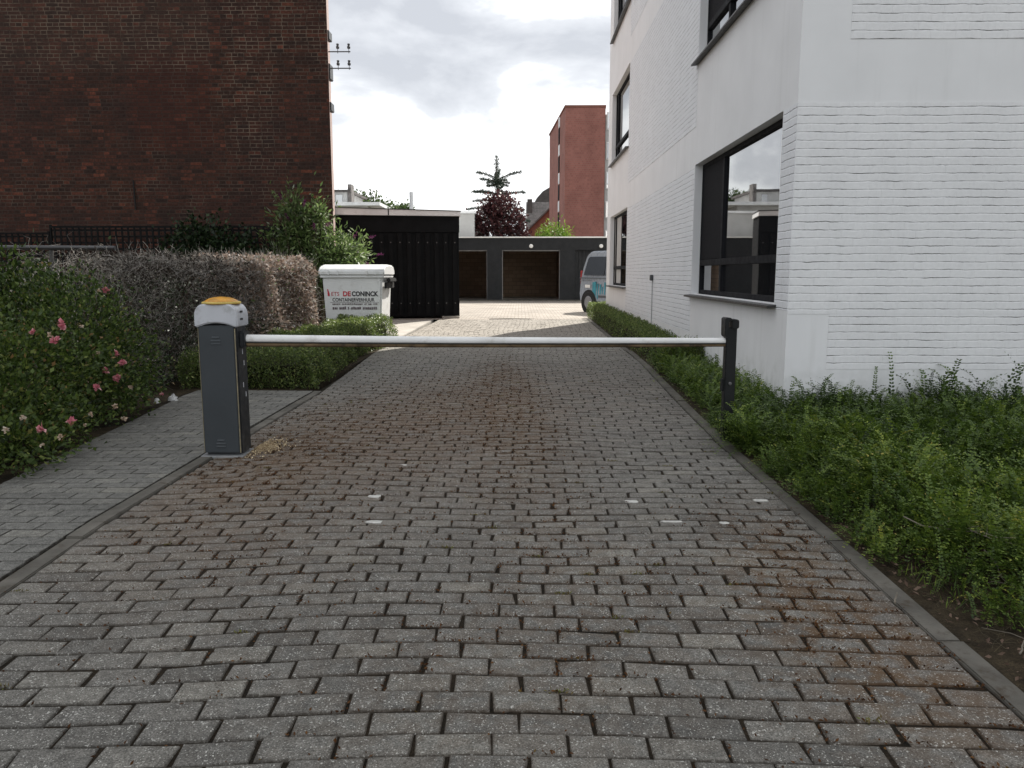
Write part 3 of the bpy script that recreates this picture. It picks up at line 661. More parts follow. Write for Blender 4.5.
lattice('trellis', -8.75, -4.0, 14.55, 0.6, 2.12, 'taller black lattice trellis against the brick wall, behind the grey hedge')

# ---------------------------------------------------------------- garages and shed
gr = empty('garage_row', (1.0, 35.0, 0), label='row of dark grey flat roofed garages with two open bays', cat='garages')
G0, G1, GT = -7.5, 14.0, 2.80
holes = [(-4.1, -1.48, 0.07, 2.27), (-0.81, 1.79, 0.07, 2.27), (2.46, 5.06, 0.07, 2.27), (5.8, 8.4, 0.07, 2.27)]
mb = MB(); wall_cells(mb, G0, G1, -0.05, GT, holes, lambda u, z, d: (u, 35.0 + d, z), 0.25)
mb.add([(G0, 35, -0.05), (G0, 41, -0.05), (G0, 41, GT), (G0, 35, GT)], [(0, 1, 2, 3)]); mb.add([(G1, 35, -0.05), (G1, 41, -0.05), (G1, 41, GT), (G1, 35, GT)], [(0, 1, 2, 3)])
mb.add([(G0, 41, -0.05), (G1, 41, -0.05), (G1, 41, GT), (G0, 41, GT)], [(0, 1, 2, 3)])
mb.build('wall', 'anthracite', gr)
MB().box(G0 - 0.05, G1 + 0.05, 34.93, 41.05, GT + 0.003, GT + 0.06).build('roof', 'whitetrim', gr, bevel=0.01)
for a, b, c, d in holes[:2]:
    inn = MB(); y0, y1 = 35.25, 40.6
    inn.add([(a - .1, y1, 0), (b + .1, y1, 0), (b + .1, y1, 2.5), (a - .1, y1, 2.5)], [(0, 1, 2, 3)])
    inn.add([(a - .1, y0, 0), (a - .1, y1, 0), (a - .1, y1, 2.5), (a - .1, y0, 2.5)], [(0, 1, 2, 3)]); inn.add([(b + .1, y0, 0), (b + .1, y1, 0), (b + .1, y1, 2.5), (b + .1, y0, 2.5)], [(0, 1, 2, 3)])
    inn.add([(a - .1, y0, 2.5), (b + .1, y0, 2.5), (b + .1, y1, 2.5), (a - .1, y1, 2.5)], [(0, 1, 2, 3)])
    inn.build('garage_bay', 'inner', gr)
    MB().box(a - .1, b + .1, 35.02, 40.6, -0.04, 0.03).build('bay_floor', 'concrete', gr)
    fr = MB(); fr.box(a, a + 0.03, 35.06, 35.12, 0.07, d); fr.box(b - 0.03, b, 35.06, 35.12, 0.07, d); fr.box(a + 0.03, b - 0.03, 35.06, 35.12, d - 0.045, d)
    fr.build('door_frame', 'frame_grey', gr)
for a, b, c, d in holes[2:]:
    dr = MB(); n = 16
    for i in range(n): dr.box(a + (b - a) * i / n + 0.008, a + (b - a) * (i + 1) / n - 0.008, 35.10, 35.14, 0.08, d)
    dr.box(a, b, 35.13, 35.16, 0.08, d)
    dr.build('garage_door', 'anthracite', gr)
for x in (0.49, 3.62):
    MB().lathe([(0.02, 0.0), (0.08, -0.01), (0.09, -0.04), (0.07, -0.07), (0.02, -0.08)], (x, 34.99, 2.44), 18, 'y').build('wall_lamp', 'whitetrim', gr, smooth=True)
MB().box(G0, G1, 34.8, 35.0, -0.03, 0.05).build('threshold', 'edging', gr, bevel=0.01)

sh = empty('black_shed', (-1.70, 21.7, 0), rz=math.atan2(0.7, 3.16) * 0.75, label='black timber clad garage with vertical battens and grey fascia', cat='shed')
s = MB(); SL, SD, STp = -8.5, 1.2, 2.80
s.box(SL, 0, 0, SD, 0.05, STp); s.build('wall', 'black', sh, False)
s = MB(); x = -0.12
while x > SL: s.box(x - 0.062, x + 0.062, -0.06, -0.002, 0.07, 2.34); x -= 0.25
s.build('batten', 'black', sh, False, bevel=0.004)
MB().box(SL, 0.01, -0.045, -0.002, 2.36, STp - 0.004).build('head_board', 'black', sh, False)
fz = MB(); fz.add([(SL, -0.14, STp + 0.0), (0.04, -0.14, STp), (0.04, SD, STp), (SL, SD, STp), (SL, -0.14, STp + 0.27), (0.04, -0.14, STp + 0.12), (0.04, SD, STp + 0.12), (SL, SD, STp + 0.27)],
    [(3, 2, 1, 0), (4, 5, 6, 7), (0, 1, 5, 4), (1, 2, 6, 5), (2, 3, 7, 6), (3, 0, 4, 7)]); fz.build('fascia', 'fascia', sh, False)
fz = MB(); fz.add([(SL, -0.16, STp + 0.272), (0.05, -0.16, STp + 0.122), (0.05, SD, STp + 0.122), (SL, SD, STp + 0.272), (SL, -0.16, STp + 0.295), (0.05, -0.16, STp + 0.145), (0.05, SD, STp + 0.145), (SL, SD, STp + 0.295)],
    [(3, 2, 1, 0), (4, 5, 6, 7), (0, 1, 5, 4), (1, 2, 6, 5), (2, 3, 7, 6), (3, 0, 4, 7)]); fz.build('roof_trim', 'sill', sh, False)
MB().box(-1.93, -1.90, -0.147, -0.138, STp + 0.005, STp + 0.15).build('fascia_joint', 'rubber', sh, False)
bolt = None
for z in (0.42, 2.08):
    x = -0.12
    for i in range(11):
        m = MB().lathe([(0.018, 0.0), (0.018, -0.012), (0.008, -0.018)], (x, -0.061, z), 8, 'y').build('bolt', 'dullbolt', sh, False)
        x -= 0.25
MB().box(-0.5, -0.02, -0.2, 0.02, -0.02, 0.06).build('corner_stone', 'concrete', sh, False, bevel=0.01)

# ---------------------------------------------------------------- far buildings
pb = empty('pale_building', (-8, 42, 0), label='low pale rendered building behind the black garage', cat='building')
MB().box(-30, -2.45, 42, 50, 0, 4.40).build('wall', 'palewall', pb)
MB().box(-30.1, -2.38, 41.9, 50.1, 4.403, 4.52).build('roof', 'fascia', pb)
MB().tube([(-5.95, 43, 4.5), (-5.95, 43, 5.62)], 0.10, 12).build('flue', 'metal', pb, smooth=True)
fh = empty('flat_roofed_house', (-13.5, 60, 0), label='small far house with a flat overhanging roof and dark chimney', cat='house')
hx = MB().box(-22, -11.6, 60, 68, 0, 6.3).build('wall', 'palewall', fh)
MB().box(-22.4, -10.6, 59.3, 68.5, 6.303, 6.55).build('roof', 'fascia', fh)
up = MB().box(-22, -13.6, 62, 68, 6.56, 7.55).build('upper_storey', 'palewall', fh)
MB().box(-22.3, -13.3, 61.7, 68.3, 7.553, 7.72).build('roof', 'darkslate', up)
MB().box(-14.5, -14.0, 61.94, 62.0, 6.75, 7.35).build('window', 'glass', up)
MB().box(-13.55, -13.27, 61.9, 62.9, 6.56, 8.15).build('chimney', 'slate', up)

ab = empty('apartment_block', (6, 75, 0), label='tall red brick apartment block with a windowless end wall', cat='apartment block')
pA, pB, pC, pD = (4.22, 75.0), (7.98, 75.0), (9.0, 92.0), (3.32, 90.0)
MB().prism([pA, pB, pC, pD], 'z', 0, 16.6).build('wall', 'redblock', ab)
MB().prism([(4.16, 74.94), (8.02, 74.94), (9.1, 92.1), (3.24, 90.1)], 'z', 16.603, 16.78).build('roof_edge', 'redgable', ab)
def onleft(t_, d=0.0): return (pA[0] + (pD[0] - pA[0]) * t_ - d, pA[1] + (pD[1] - pA[1]) * t_)
for k in range(6):
    for z, hh, mt in ((0.3 + 2.75 * k, 1.5, 'screen'), (1.9 + 2.75 * k, 1.05, 'fascia')):
        a, b = onleft(0.30), onleft(0.36)
        MB().prism([(a[0] - 0.06, a[1]), (b[0] - 0.06, b[1]), (b[0] + 0.05, b[1]), (a[0] + 0.05, a[1])], 'z', z, z + hh).build('stair_window' if mt == 'screen' else 'spandrel', mt, ab)
MB().box(8.03, 16, 75.3, 88, 0, 16.0).build('side_wing', 'palewall', ab)
for k in range(6):
    for x in (8.12, 10.4, 12.5):
        w_ = MB().box(x, x + 1.3, 75.22, 75.29, 1.0 + 2.72 * k, 2.6 + 2.72 * k).build('window', 'whitetrim', ab)
        MB().box(x + 0.1, x + 1.2, 75.18, 75.218, 1.1 + 2.72 * k, 2.5 + 2.72 * k).build('pane', 'glass', w_)

gh = empty('gabled_house', (3.5, 95, 0), label='red brick gable of a house showing beside the foot of the apartment block', cat='house')
MB().prism([(0.7, 0), (9.5, 0), (9.5, 8.2), (6.2, 11.4), (0.7, 6.1)], 'y', 95, 99.5).build('wall', 'redgable', gh)
def verge(x0, z0, x1, z1):
    return MB().prism([(x0, z0), (x1, z1), (x1, z1 + 0.22), (x0, z0 + 0.22)], 'y', 94.7, 99.6).build('roof', 'slate', gh)
verge(0.3, 5.75, 6.19, 11.43); verge(6.21, 11.43, 9.9, 7.9)
dh = empty('slate_roofed_house', (3.2, 104, 0), label='house with a long weathered slate roof above the red brick gable', cat='house')
MB().box(0.9, 12, 102, 110, 0, 6.0).build('wall', 'palewall', dh)
MB().prism([(101.5, 5.9), (110.5, 5.9), (106, 10.7)], 'x', 0.8, 12.2).build('roof', 'slate', dh)
MB().box(0.95, 1.6, 104.5, 105.6, 8.0, 10.95).build('chimney', 'darkslate', dh)
dm_ = empty('mansard_house', (6, 120, 0), label='far house with a dark rounded mansard roof beside the red apartment block', cat='house')
MB().box(1.2, 12, 120, 130, 0, 10.2).build('wall', 'palewall', dm_)
MB().prism([(1.75, 10.2), (2.0, 11.6), (2.5, 12.5), (3.4, 13.5), (4.6, 14.2), (6.2, 14.6), (12.2, 14.6), (12.2, 10.2)], 'y', 119.7, 130).build('roof', 'darkslate', dm_)

# ---------------------------------------------------------------- barrier
bg_ = empty('barrier_gate', (-2.035, 5.24, 0), label='slate grey barrier cabinet with amber beacon and long white arm across the drive', cat='barrier')
cx0, cx1, cy0, cy1 = -2.163, -1.907, 5.14, 5.34
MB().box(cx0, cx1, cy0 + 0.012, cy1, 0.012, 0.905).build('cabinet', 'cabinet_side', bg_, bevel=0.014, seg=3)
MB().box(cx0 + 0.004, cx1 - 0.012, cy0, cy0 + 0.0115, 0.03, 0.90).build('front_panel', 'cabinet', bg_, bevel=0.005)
MB().box(cx1 - 0.0115, cx1 - 0.006, cy0 + 0.004, cy0 + 0.0118, 0.03, 0.88).build('panel_seam', 'seam', bg_)
MB().box(cx0 - 0.0005, cx0 + 0.0035, cy0 + 0.003, cy0 + 0.0118, 0.03, 0.88).build('panel_seam', 'seam', bg_)
MB().box(cx0 - 0.022, cx1 + 0.012, cy0 - 0.02, cy1 + 0.02, -0.01, 0.0118).build('base_plate', 'metal', bg_, bevel=0.003)
hp = []
for i in range(11):
    u = -1 + 2 * i / 10; hp.append((-2.035 + u * 0.122, 0.893 + 0.026 * (1 - u * u)))
hx0, hx1 = -2.180, -1.890
hp = [(hx0 + 0.003, 0.890)] + hp + [(hx1 - 0.003, 0.890), (hx1, 0.90), (hx1, 0.965)]
for i in range(1, 7):
    a = i / 6 * math.pi / 2; hp.append((hx1 - 0.062 + 0.062 * math.cos(a), 0.965 + 0.080 * math.sin(a)))
for i in range(7):
    a = math.pi / 2 + i / 6 * math.pi / 2; hp.append((hx0 + 0.062 + 0.062 * math.cos(a), 0.965 + 0.080 * math.sin(a)))
hp.append((hx0, 0.90))
hood = MB().prism(hp, 'y', cy0 - 0.008, cy1 + 0.010).build('hood', 'hood', bg_, bevel=0.008, seg=3, angle=50)
for z in (0.985, 0.935): MB().box(hx1 + 0.0005, hx1 + 0.003, 5.19, 5.235, z, z + 0.014).build('side_mark', 'black_ink', hood)
for dy_, z in ((0.1, 0.7), (0.12, 0.62), (0.09, 0.47), (0.13, 0.40)):
    MB().box(cx1 + 0.0005, cx1 + 0.002, cy0 + dy_, cy0 + dy_ + 0.012, z, z + 0.035).build('paint_scuff', 'hood', bg_)
dm = MB(); prof = [(0.122, 0.0), (0.122, 0.010), (0.113, 0.017), (0.100, 0.026), (0.078, 0.037), (0.05, 0.044), (0.02, 0.048), (0.001, 0.049)]
dm.lathe(prof, (-2.03, 5.24, 1.043), 28); dm.build('beacon', 'amber', bg_, smooth=True, angle=60)
MB().lathe([(0.127, 0), (0.127, 0.008), (0.124, 0.012), (0.1225, 0.012)], (-2.03, 5.24, 1.0465), 28).build('beacon_rim', 'amber_base', bg_, smooth=True)
for z0_ in (0.775, 0.07):
    for k in range(3):
        wv = (0.05, 0.066, 0.066)[k]; zz = z0_ + (0.042, 0.02, 0.0)[k]
        MB().prism([(cy0 - 0.007, zz), (cy0 + 0.002, zz + 0.003), (cy0 + 0.002, zz + 0.012), (cy0 - 0.002, zz + 0.011)], 'x', -2.045 - wv / 2, -2.045 + wv / 2).build('louvre', 'cabinet', bg_, bevel=0.0015)
# arm: from the cabinet to the fork of the catch post
aL, aR = Vector((-1.905, 5.25, 0.803)), Vector((1.535, 5.70, 0.752))
n = 9; pts = [aL + (aR - aL) * i / (n - 1) for i in range(n)]
for i, p in enumerate(pts): p.z -= 0.006 * math.sin(math.pi * i / (n - 1))
arm = MB().tube(pts, [0.031 - 0.007 * i / (n - 1) for i in range(n)], 18, (0.85, 1.0)).build('boom_arm', 'arm', bg_, smooth=True, angle=60)
MB().tube([p - Vector((0, 0, 0.035 - 0.006 * i / (n - 1))) for i, p in enumerate(pts)], [0.0195 - 0.005 * i / (n - 1) for i in range(n)], 8, (1.15, 0.9)).build('rubber_profile', 'strip', arm, smooth=True, angle=60)
MB().tube([p - Vector((0, 0.012, 0.020 - 0.004 * i / (n - 1))) for i, p in enumerate(pts)], [0.0165 - 0.003 * i / (n - 1) for i in range(n)], 8, (1.0, 0.45)).build('profile_channel', 'strip_dark', arm, smooth=True, angle=60)
MB().box(-1.912, -1.872, 5.195, 5.305, 0.745, 0.86).build('arm_flange', 'cabinet_side', bg_, bevel=0.01)

cp = empty('catch_post', (1.545, 5.70, 0), label='black metal post holding the free end of the barrier arm', cat='post')
MB().box(1.517, 1.595, 5.665, 5.745, -0.05, 0.855).build('pole', 'post', cp, bevel=0.006)
MB().prism([(1.500, 0.79), (1.522, 0.775), (1.526, 0.90), (1.548, 0.905), (1.548, 0.925), (1.504, 0.928), (1.498, 0.915)], 'y', 5.64, 5.76).build('fork', 'post', cp, bevel=0.005)
MB().prism([(1.552, 0.845), (1.598, 0.845), (1.604, 0.86), (1.604, 0.905), (1.594, 0.914), (1.556, 0.914), (1.552, 0.90)], 'y', 5.65, 5.76).build('fork_cap', 'post', cp, bevel=0.005)
MB().lathe([(0.012, 0), (0.012, -0.012), (0.006, -0.016)], (1.556, 5.6645, 0.44), 10, 'y').build('bolt', 'dullbolt', cp)
MB().box(1.500, 1.516, 5.68, 5.73, 0.38, 0.47).build('side_bracket', 'post', cp, bevel=0.003)

# ---------------------------------------------------------------- waste container
wc = empty('waste_container', (-3.48, 13.62, 0), rz=R(-3.0), label='white plastic waste container with red and black lettering', cat='waste container')
def taper(mb, x0, x1, y0, y1, z0, z1, ins):
    return mb.add([(x0 + ins, y0 + ins * .5, z0), (x1 - ins, y0 + ins * .5, z0), (x1 - ins, y1 - ins * .5, z0), (x0 + ins, y1 - ins * .5, z0), (x0, y0, z1), (x1, y0, z1), (x1, y1, z1), (x0, y1, z1)],
        [(3, 2, 1, 0), (4, 5, 6, 7), (0, 1, 5, 4), (1, 2, 6, 5), (2, 3, 7, 6), (3, 0, 4, 7)])
body = taper(MB(), 0.0, 1.07, 0, 0.74, 0.18, 1.20, 0.05).build('body', 'bin', wc, False, bevel=0.03, seg=3)
MB().box(-0.035, 1.105, -0.035, 0.76, 1.165, 1.205).build('rim', 'bin', wc, False, bevel=0.012)
lid = MB().prism([(-0.05, 1.208), (0.80, 1.208), (0.80, 1.30), (0.70, 1.385), (0.30, 1.40), (0.05, 1.375), (-0.05, 1.30)], 'x', -0.05, 1.12).build('lid', 'bin', wc, False, bevel=0.022, seg=3, angle=50)
for x in (0.12, 0.28, 0.80, 0.95): MB().box(x, x + 0.03, -0.066, -0.044, 1.215, 1.30).build('lid_rib', 'bin', lid, False, bevel=0.006)
MB().box(1.122, 1.19, 0.10, 0.62, 1.09, 1.165).build('side_handle', 'rubber', wc, False, bevel=0.015)
MB().box(1.09, 1.13, 0.06, 0.70, 0.98, 1.09).build('handle_recess', 'rubber', wc, False, bevel=0.01)
for x in (0.14, 0.93):
    for y in (0.12, 0.62):
        w_ = MB().lathe([(0.03, -0.025), (0.085, -0.025), (0.095, -0.015), (0.095, 0.015), (0.085, 0.025), (0.03, 0.025)], (x, y, 0.095), 18, 'x').build('castor', 'rubber', wc, False, smooth=True)
        MB().box(x - 0.04, x + 0.04, y - 0.03, y + 0.03, 0.13, 0.2).build('castor_fork', 'metal', w_, False)
def text(body_, size, x, z, y, mat, root, bold=0.0, sx=1.0, name='lettering'):
    cu = bpy.data.curves.new(name, 'FONT'); cu.body = body_; cu.size = size; cu.extrude = 0.001; cu.offset = bold; cu.resolution_u = 3
    tmp = bpy.data.objects.new('tmp', cu); col.objects.link(tmp)
    dg = bpy.context.evaluated_depsgraph_get(); dg.update(); me = bpy.data.meshes.new_from_object(tmp.evaluated_get(dg)); me.name = name
    bpy.data.objects.remove(tmp); bpy.data.curves.remove(cu)
    me.materials.clear(); me.transform(Matrix.Translation((x, y, z)) @ Matrix.Rotation(R(90), 4, 'X') @ Matrix.Diagonal((sx, 1, 1, 1)))
    me.materials.append(M[mat]); o = bpy.data.objects.new(name, me); col.objects.link(o); o.parent = root
    return o
ty = -0.0012 + 0.025 * 0.30
text('ETS', 0.095, 0.15, 0.855, 0.004, 'red_ink', body, 0.0, 1.0)
text('DE', 0.115, 0.36, 0.85, 0.004, 'red_ink', body, 0.004, 1.0)
text('CONINCK', 0.115, 0.52, 0.85, 0.004, 'black_ink', body, 0.004, 0.86)
text('CONTAINERVERHUUR', 0.088, 0.17, 0.755, 0.006, 'black_ink', body, 0.001, 0.84)
MB().add([(0.09, 0.0035, 0.85), (0.125, 0.0035, 0.85), (0.125, 0.0035, 0.885), (0.10, 0.0035, 0.97), (0.085, 0.0035, 0.97)], [(0, 1, 2, 3, 4)]).build('emblem', 'red_ink', body, False)
for z, hh, ink, xe in ((0.70, 0.022, 'grey_ink', 1.0), (0.615, 0.048, 'grey_ink', 0.96)):
    m_ = MB(); x = 0.17
    while x < xe:
        w_ = random.uniform(0.012, 0.03); zz = z + random.uniform(-.003, .003); yy = 0.010 if z > 0.65 else 0.0125
        m_.box(x, x + w_, yy - 0.006, yy + 0.004, zz, zz + hh * random.uniform(0.75, 1)); x += w_ + random.choice((0.008, 0.009, 0.011, 0.035))
    m_.build('small_print', ink, body, False)
MB().box(0.13, 1.0, 0.0055, 0.012, 0.735, 0.739).build('print_rule', 'grey_ink', body, False)

# ---------------------------------------------------------------- van (rear at local x = 0, side facing local -y)
van = empty('parked_van', (1.93, 25.45, -0.02), rz=math.atan2(-0.86, 0.52), label='silver van with teal side lettering half hidden by the white building', cat='van')
H = 1.97; W_ = 1.9
prof = [(0.04, 0.34), (0.0, 0.62), (0.03, 1.05), (0.10, 1.45), (0.20, 1.80), (0.30, 1.92), (0.50, H), (3.2, H), (3.55, 1.90), (4.05, 1.35), (4.75, 1.08), (4.92, 0.85), (4.95, 0.45), (4.85, 0.30)]
vb_ = MB(); nP = len(prof)
def vy(z): return 0.0 if z < 1.05 else (z - 1.05) / 0.92 * 0.17
for side in (0, 1):
    for x, z in prof: vb_.v.append((x, vy(z) if side == 0 else W_ - vy(z), z))
vb_.f += [tuple(range(nP)), tuple(range(nP, 2 * nP))[::-1]] + [(i, (i + 1) % nP, nP + (i + 1) % nP, nP + i) for i in range(nP)]
vbody = vb_.build('body', 'van', van, False, bevel=0.05, seg=3, angle=40)
def side_poly(name, pts, mat, off, root=None, thick=0.006):
    o_ = MB(); n_ = len(pts)
    for d in (-off - thick, -off + 0.02):
        for x, z in pts: o_.v.append((x, vy(z) + d, z))
    o_.f += [tuple(range(n_)), tuple(range(n_, 2 * n_))[::-1]] + [(i, (i + 1) % n_, n_ + (i + 1) % n_, n_ + i) for i in range(n_)]
    return o_.build(name, mat, root or vbody, False)
side_poly('window', [(0.22, 1.20), (1.30, 1.19), (1.30, 1.78), (0.42, 1.79), (0.34, 1.73)], 'van_glass', 0.002)
side_poly('window', [(1.38, 1.19), (2.60, 1.17), (2.60, 1.78), (1.38, 1.78)], 'van_glass', 0.002)
side_poly('window', [(2.70, 1.17), (3.85, 1.15), (3.52, 1.72), (2.70, 1.77)], 'van_glass', 0.002)
side_poly('trim_line', [(0.03, 1.10), (4.2, 1.08), (4.2, 1.10), (0.03, 1.13)], 'darkgrey', 0.001)
for x in (0.10, 0.42): MB().box(x, x + 0.17, -0.03, 0.0, 1.02, 1.05).build('handle', 'rim', vbody, False, bevel=0.008)
MB().box(-0.01, 0.06, 0.06, 0.20, 0.90, 1.35).build('tail_lamp', 'redlamp', vbody, False, bevel=0.01)
MB().box(0.35, 0.62, -0.008, 0.0, 0.80, 0.90).build('fuel_flap', 'whitetrim', vbody, False, bevel=0.004)
for x, z0_, z1_, w_ in ((0.74, 0.50, 0.98, 0.10), (0.84, 0.36, 1.0, 0.08), (0.98, 0.46, 0.94, 0.05), (1.12, 0.60, 0.92, 0.06), (1.24, 0.62, 0.84, 0.035), (1.36, 0.60, 0.98, 0.05), (1.50, 0.64, 0.86, 0.08), (1.66, 0.58, 1.06, 0.06), (1.80, 0.62, 0.90, 0.05), (1.92, 0.60, 1.0, 0.07), (2.08, 0.62, 0.88, 0.10), (2.3, 0.60, 1.04, 0.06), (2.5, 0.60, 0.95, 0.1), (2.75, 0.6, 0.9, 0.15)):
    MB().box(x, x + w_, -0.006, 0.01, z0_, z1_).build('lettering', 'teal', vbody, False)
MB().box(1.05, 3.3, -0.0075, 0.01, 0.50, 0.57).build('stripe', 'darkgrey', vbody, False)
for x in (0.95, 3.95):
    for y, s_ in ((0.0, -1), (W_, 1)):
        ar = MB().lathe([(0.30, -0.01), (0.40, -0.01), (0.40, 0.012), (0.30, 0.012)], (x - 0.4 if x < 1 else x, y - 0.0, 0.34), 28, 'y').build('wheel_arch', 'rubber', vbody, False)
        yw = y - 0.02 if s_ < 0 else y - 0.19
        wh = MB().lathe([(0.20, 0.0), (0.31, -0.004), (0.335, 0.02), (0.335, 0.19), (0.31, 0.21), (0.20, 0.21)], (x - 0.4 if x < 1 else x, yw, 0.335), 28, 'y').build('wheel', 'rubber', van, False, smooth=True)
        rm = MB(); cxw = x - 0.4 if x < 1 else x
        rm.lathe([(0.205, -0.006), (0.185, -0.010), (0.17, 0.03), (0.06, 0.02), (0.02, -0.004)], (cxw, yw if s_ < 0 else yw + 0.21, 0.335), 24, 'y')
        rm.build('rim', 'rim', wh, False, smooth=True)

# ---------------------------------------------------------------- plants
def bush(name, clumps, n, L, W, mat, label, cat='bush', group=None, base=None, inner=0.35, rag=0.16, up=0.4, stems=8, lcsd=0.25, lcm=0.5, zmin=0.02, stem_mat='stem', rstem=0.012):
    c0 = np.array(clumps)
    base = base or (float(c0[:, 0].mean()), float(c0[:, 1].mean()), 0.0)
    r = empty(name, base, label=label, cat=cat, group=group)
    P, d, rr = clump_points(clumps, n, inner, rag)
    k = P[:, 2] > zmin; P, d, rr = P[k], d[k], rr[k]
    D = d + rng.normal(size=P.shape) * 0.7 + np.array([0, 0, up])
    sz = L * (0.65 + 0.7 * rng.random(len(P)))
    lc = lcm + rng.normal(size=len(P)) * lcsd
    leaves('foliage', P, D, sz, sz * (W / L), lc, mat, r)
    sm = MB()
    for i in range(stems):
        c = clumps[i % len(clumps)]
        e_ = (c[0] + rng.normal() * c[3] * 0.4, c[1] + rng.normal() * c[4] * 0.4, c[2] + c[5] * (0.3 + 0.5 * rng.random()))
        limb(sm, (base[0] + rng.normal() * 0.12, base[1] + rng.normal() * 0.12, -0.03), e_, rstem, rstem * 0.35, 4, 0.05, 5)
    sm.build('stems', stem_mat, r)
    return r
RC1 = [(-3.72, 5.0, 0.30, 0.66, 0.6, 0.36), (-4.0, 5.5, 0.58, 0.72, 0.7, 0.45), (-3.65, 5.75, 0.45, 0.5, 0.55, 0.42), (-4.5, 5.2, 0.45, 0.6, 0.6, 0.5), (-3.45, 5.3, 0.2, 0.42, 0.5, 0.24), (-3.25, 4.75, 0.15, 0.38, 0.42, 0.20), (-3.7, 4.5, 0.25, 0.5, 0.4, 0.3)]
RC2 = [(-3.80, 6.5, 0.55, 0.5, 0.55, 0.55), (-4.05, 6.9, 0.78, 0.55, 0.55, 0.5), (-3.65, 6.95, 0.4, 0.36, 0.45, 0.42), (-4.5, 6.6, 0.6, 0.5, 0.5, 0.55), (-3.5, 6.3, 0.28, 0.38, 0.45, 0.3)]
rb1 = bush('rose_bush', RC1, 24000, 0.034, 0.021, 'leaf_rose', 'low spreading rose bush nearest the camera at the edge of the grey footpath', 'rose bush', 'rose bushes in the left bed')
rb2 = bush('rose_bush', RC2, 19000, 0.034, 0.021, 'leaf_rose', 'upright pink rose bush between the low rose bush and the grey leafless hedge', 'rose bush', 'rose bushes in the left bed', lcm=0.46)
bush('leafy_shrub', [(-4.66, 7.1, 0.9, 0.42, 0.42, 0.56), (-5.1, 6.8, 0.92, 0.55, 0.5, 0.62), (-5.5, 6.0, 0.8, 0.7, 0.6, 0.66), (-5.0, 6.2, 0.85, 0.5, 0.5, 0.6)],
    15000, 0.05, 0.03, 'leaf_rose', 'tall dark leafy shrub behind the roses at the left edge of the photo', 'shrub', lcm=0.4)
bush('evergreen_shrub', [(-6.2, 10.2, 0.7, 1.6, 0.8, 0.72), (-8.0, 10.0, 0.7, 1.5, 0.8, 0.72), (-5.0, 10.6, 0.6, 0.8, 0.7, 0.7)],
    14000, 0.06, 0.034, 'leaf_dark', 'dark evergreen shrub behind the metal rail and rose bushes', 'shrub')
bush('ivy', [(-5.9, 14.35, 1.35, 0.75, 0.18, 0.85), (-5.2, 14.35, 1.2, 0.6, 0.18, 0.75), (-6.5, 14.38, 1.0, 0.4, 0.15, 0.7)],
    9000, 0.07, 0.055, 'leaf_dark', 'dark climbing ivy on the lattice at the foot of the brick wall', 'climber')
bb_r = bush('butterfly_bush', [(-4.15, 14.5, 1.95, 0.52, 0.30, 0.62), (-3.75, 14.6, 1.35, 0.62, 0.32, 0.55), (-3.45, 14.8, 1.60, 0.42, 0.38, 0.45), (-3.25, 14.9, 1.5, 0.33, 0.38, 0.38), (-4.2, 14.5, 2.35, 0.24, 0.22, 0.32), (-3.75, 14.55, 2.25, 0.24, 0.22, 0.30), (-4.5, 14.45, 1.5, 0.25, 0.25, 0.4)],
    6800, 0.105, 0.034, 'leaf_bud', 'loose flowering bush with purple blooms behind the waste container', 'bush', base=(-3.75, 14.62, 0), inner=0.12, rag=0.36, up=0.2, stems=34, rstem=0.014)
def rose(kind, p, s_, root):
    n_ = 16; P = np.tile(np.array(p, float), (n_, 1)) + rng.normal(size=(n_, 3)) * s_ * 0.08
    D = unit(rng.normal(size=(n_, 3)) + np.array([0.15, -0.6, 0.5])) 
    return leaves('rose_bloom', P, D, s_ * (0.45 + 0.3 * rng.random(n_)), s_ * 0.5, rng.random(n_), kind, root)
def surface_out(p, clumps, d=(0.40, -0.88, 0.22)):
    p = np.array(p, float); d = np.array(d)
    for _ in range(60):
        if not any((((p - np.array(c[:3])) / np.array(c[3:6])) ** 2).sum() < 1.02 for c in clumps): break
        p = p + d * 0.02
    return p


PINK = [(-3.31, 5.2, 0.85), (-3.35, 5.6, 0.86), (-3.37, 5.63, 0.88), (-3.23, 5.3, 0.78), (-3.18, 6.0, 0.43), (-3.21, 6.02, 0.42), (-3.32, 6.1, 0.47), (-3.13, 5.6, 0.41), (-3.23, 6.1, 0.61), (-3.23, 6.2, 0.52), (-2.99, 4.7, 0.28), (-2.95, 4.95, 0.28), (-3.54, 6.6, 1.1), (-3.36, 7.1, 0.12)]
PALE = [(-3.32, 6.0, 0.63), (-3.35, 6.0, 0.6), (-3.14, 6.1, 0.34), (-3.18, 6.2, 0.32), (-3.0, 5.6, 0.27), (-3.02, 5.3, 0.27), (-2.95, 5.1, 0.23), (-2.94, 5.6, 0.18), (-2.93, 4.8, 0.21), (-3.04, 4.6, 0.37), (-3.08, 4.5, 0.32), (-2.93, 4.6, 0.2), (-3.6, 6.6, 1.1), (-3.32, 5.4, 0.82), (-3.54, 6.2, 0.81)]
for kind, lst, s0 in (('petal_pink', PINK, 0.055), ('petal_pale', PALE, 0.036)):
    for p in lst:
        first = p[1] < 5.95
        q = surface_out(p, RC1 if first else RC2)
        rose(kind, q, s0 * random.uniform(0.75, 1.2), rb1 if first else rb2)
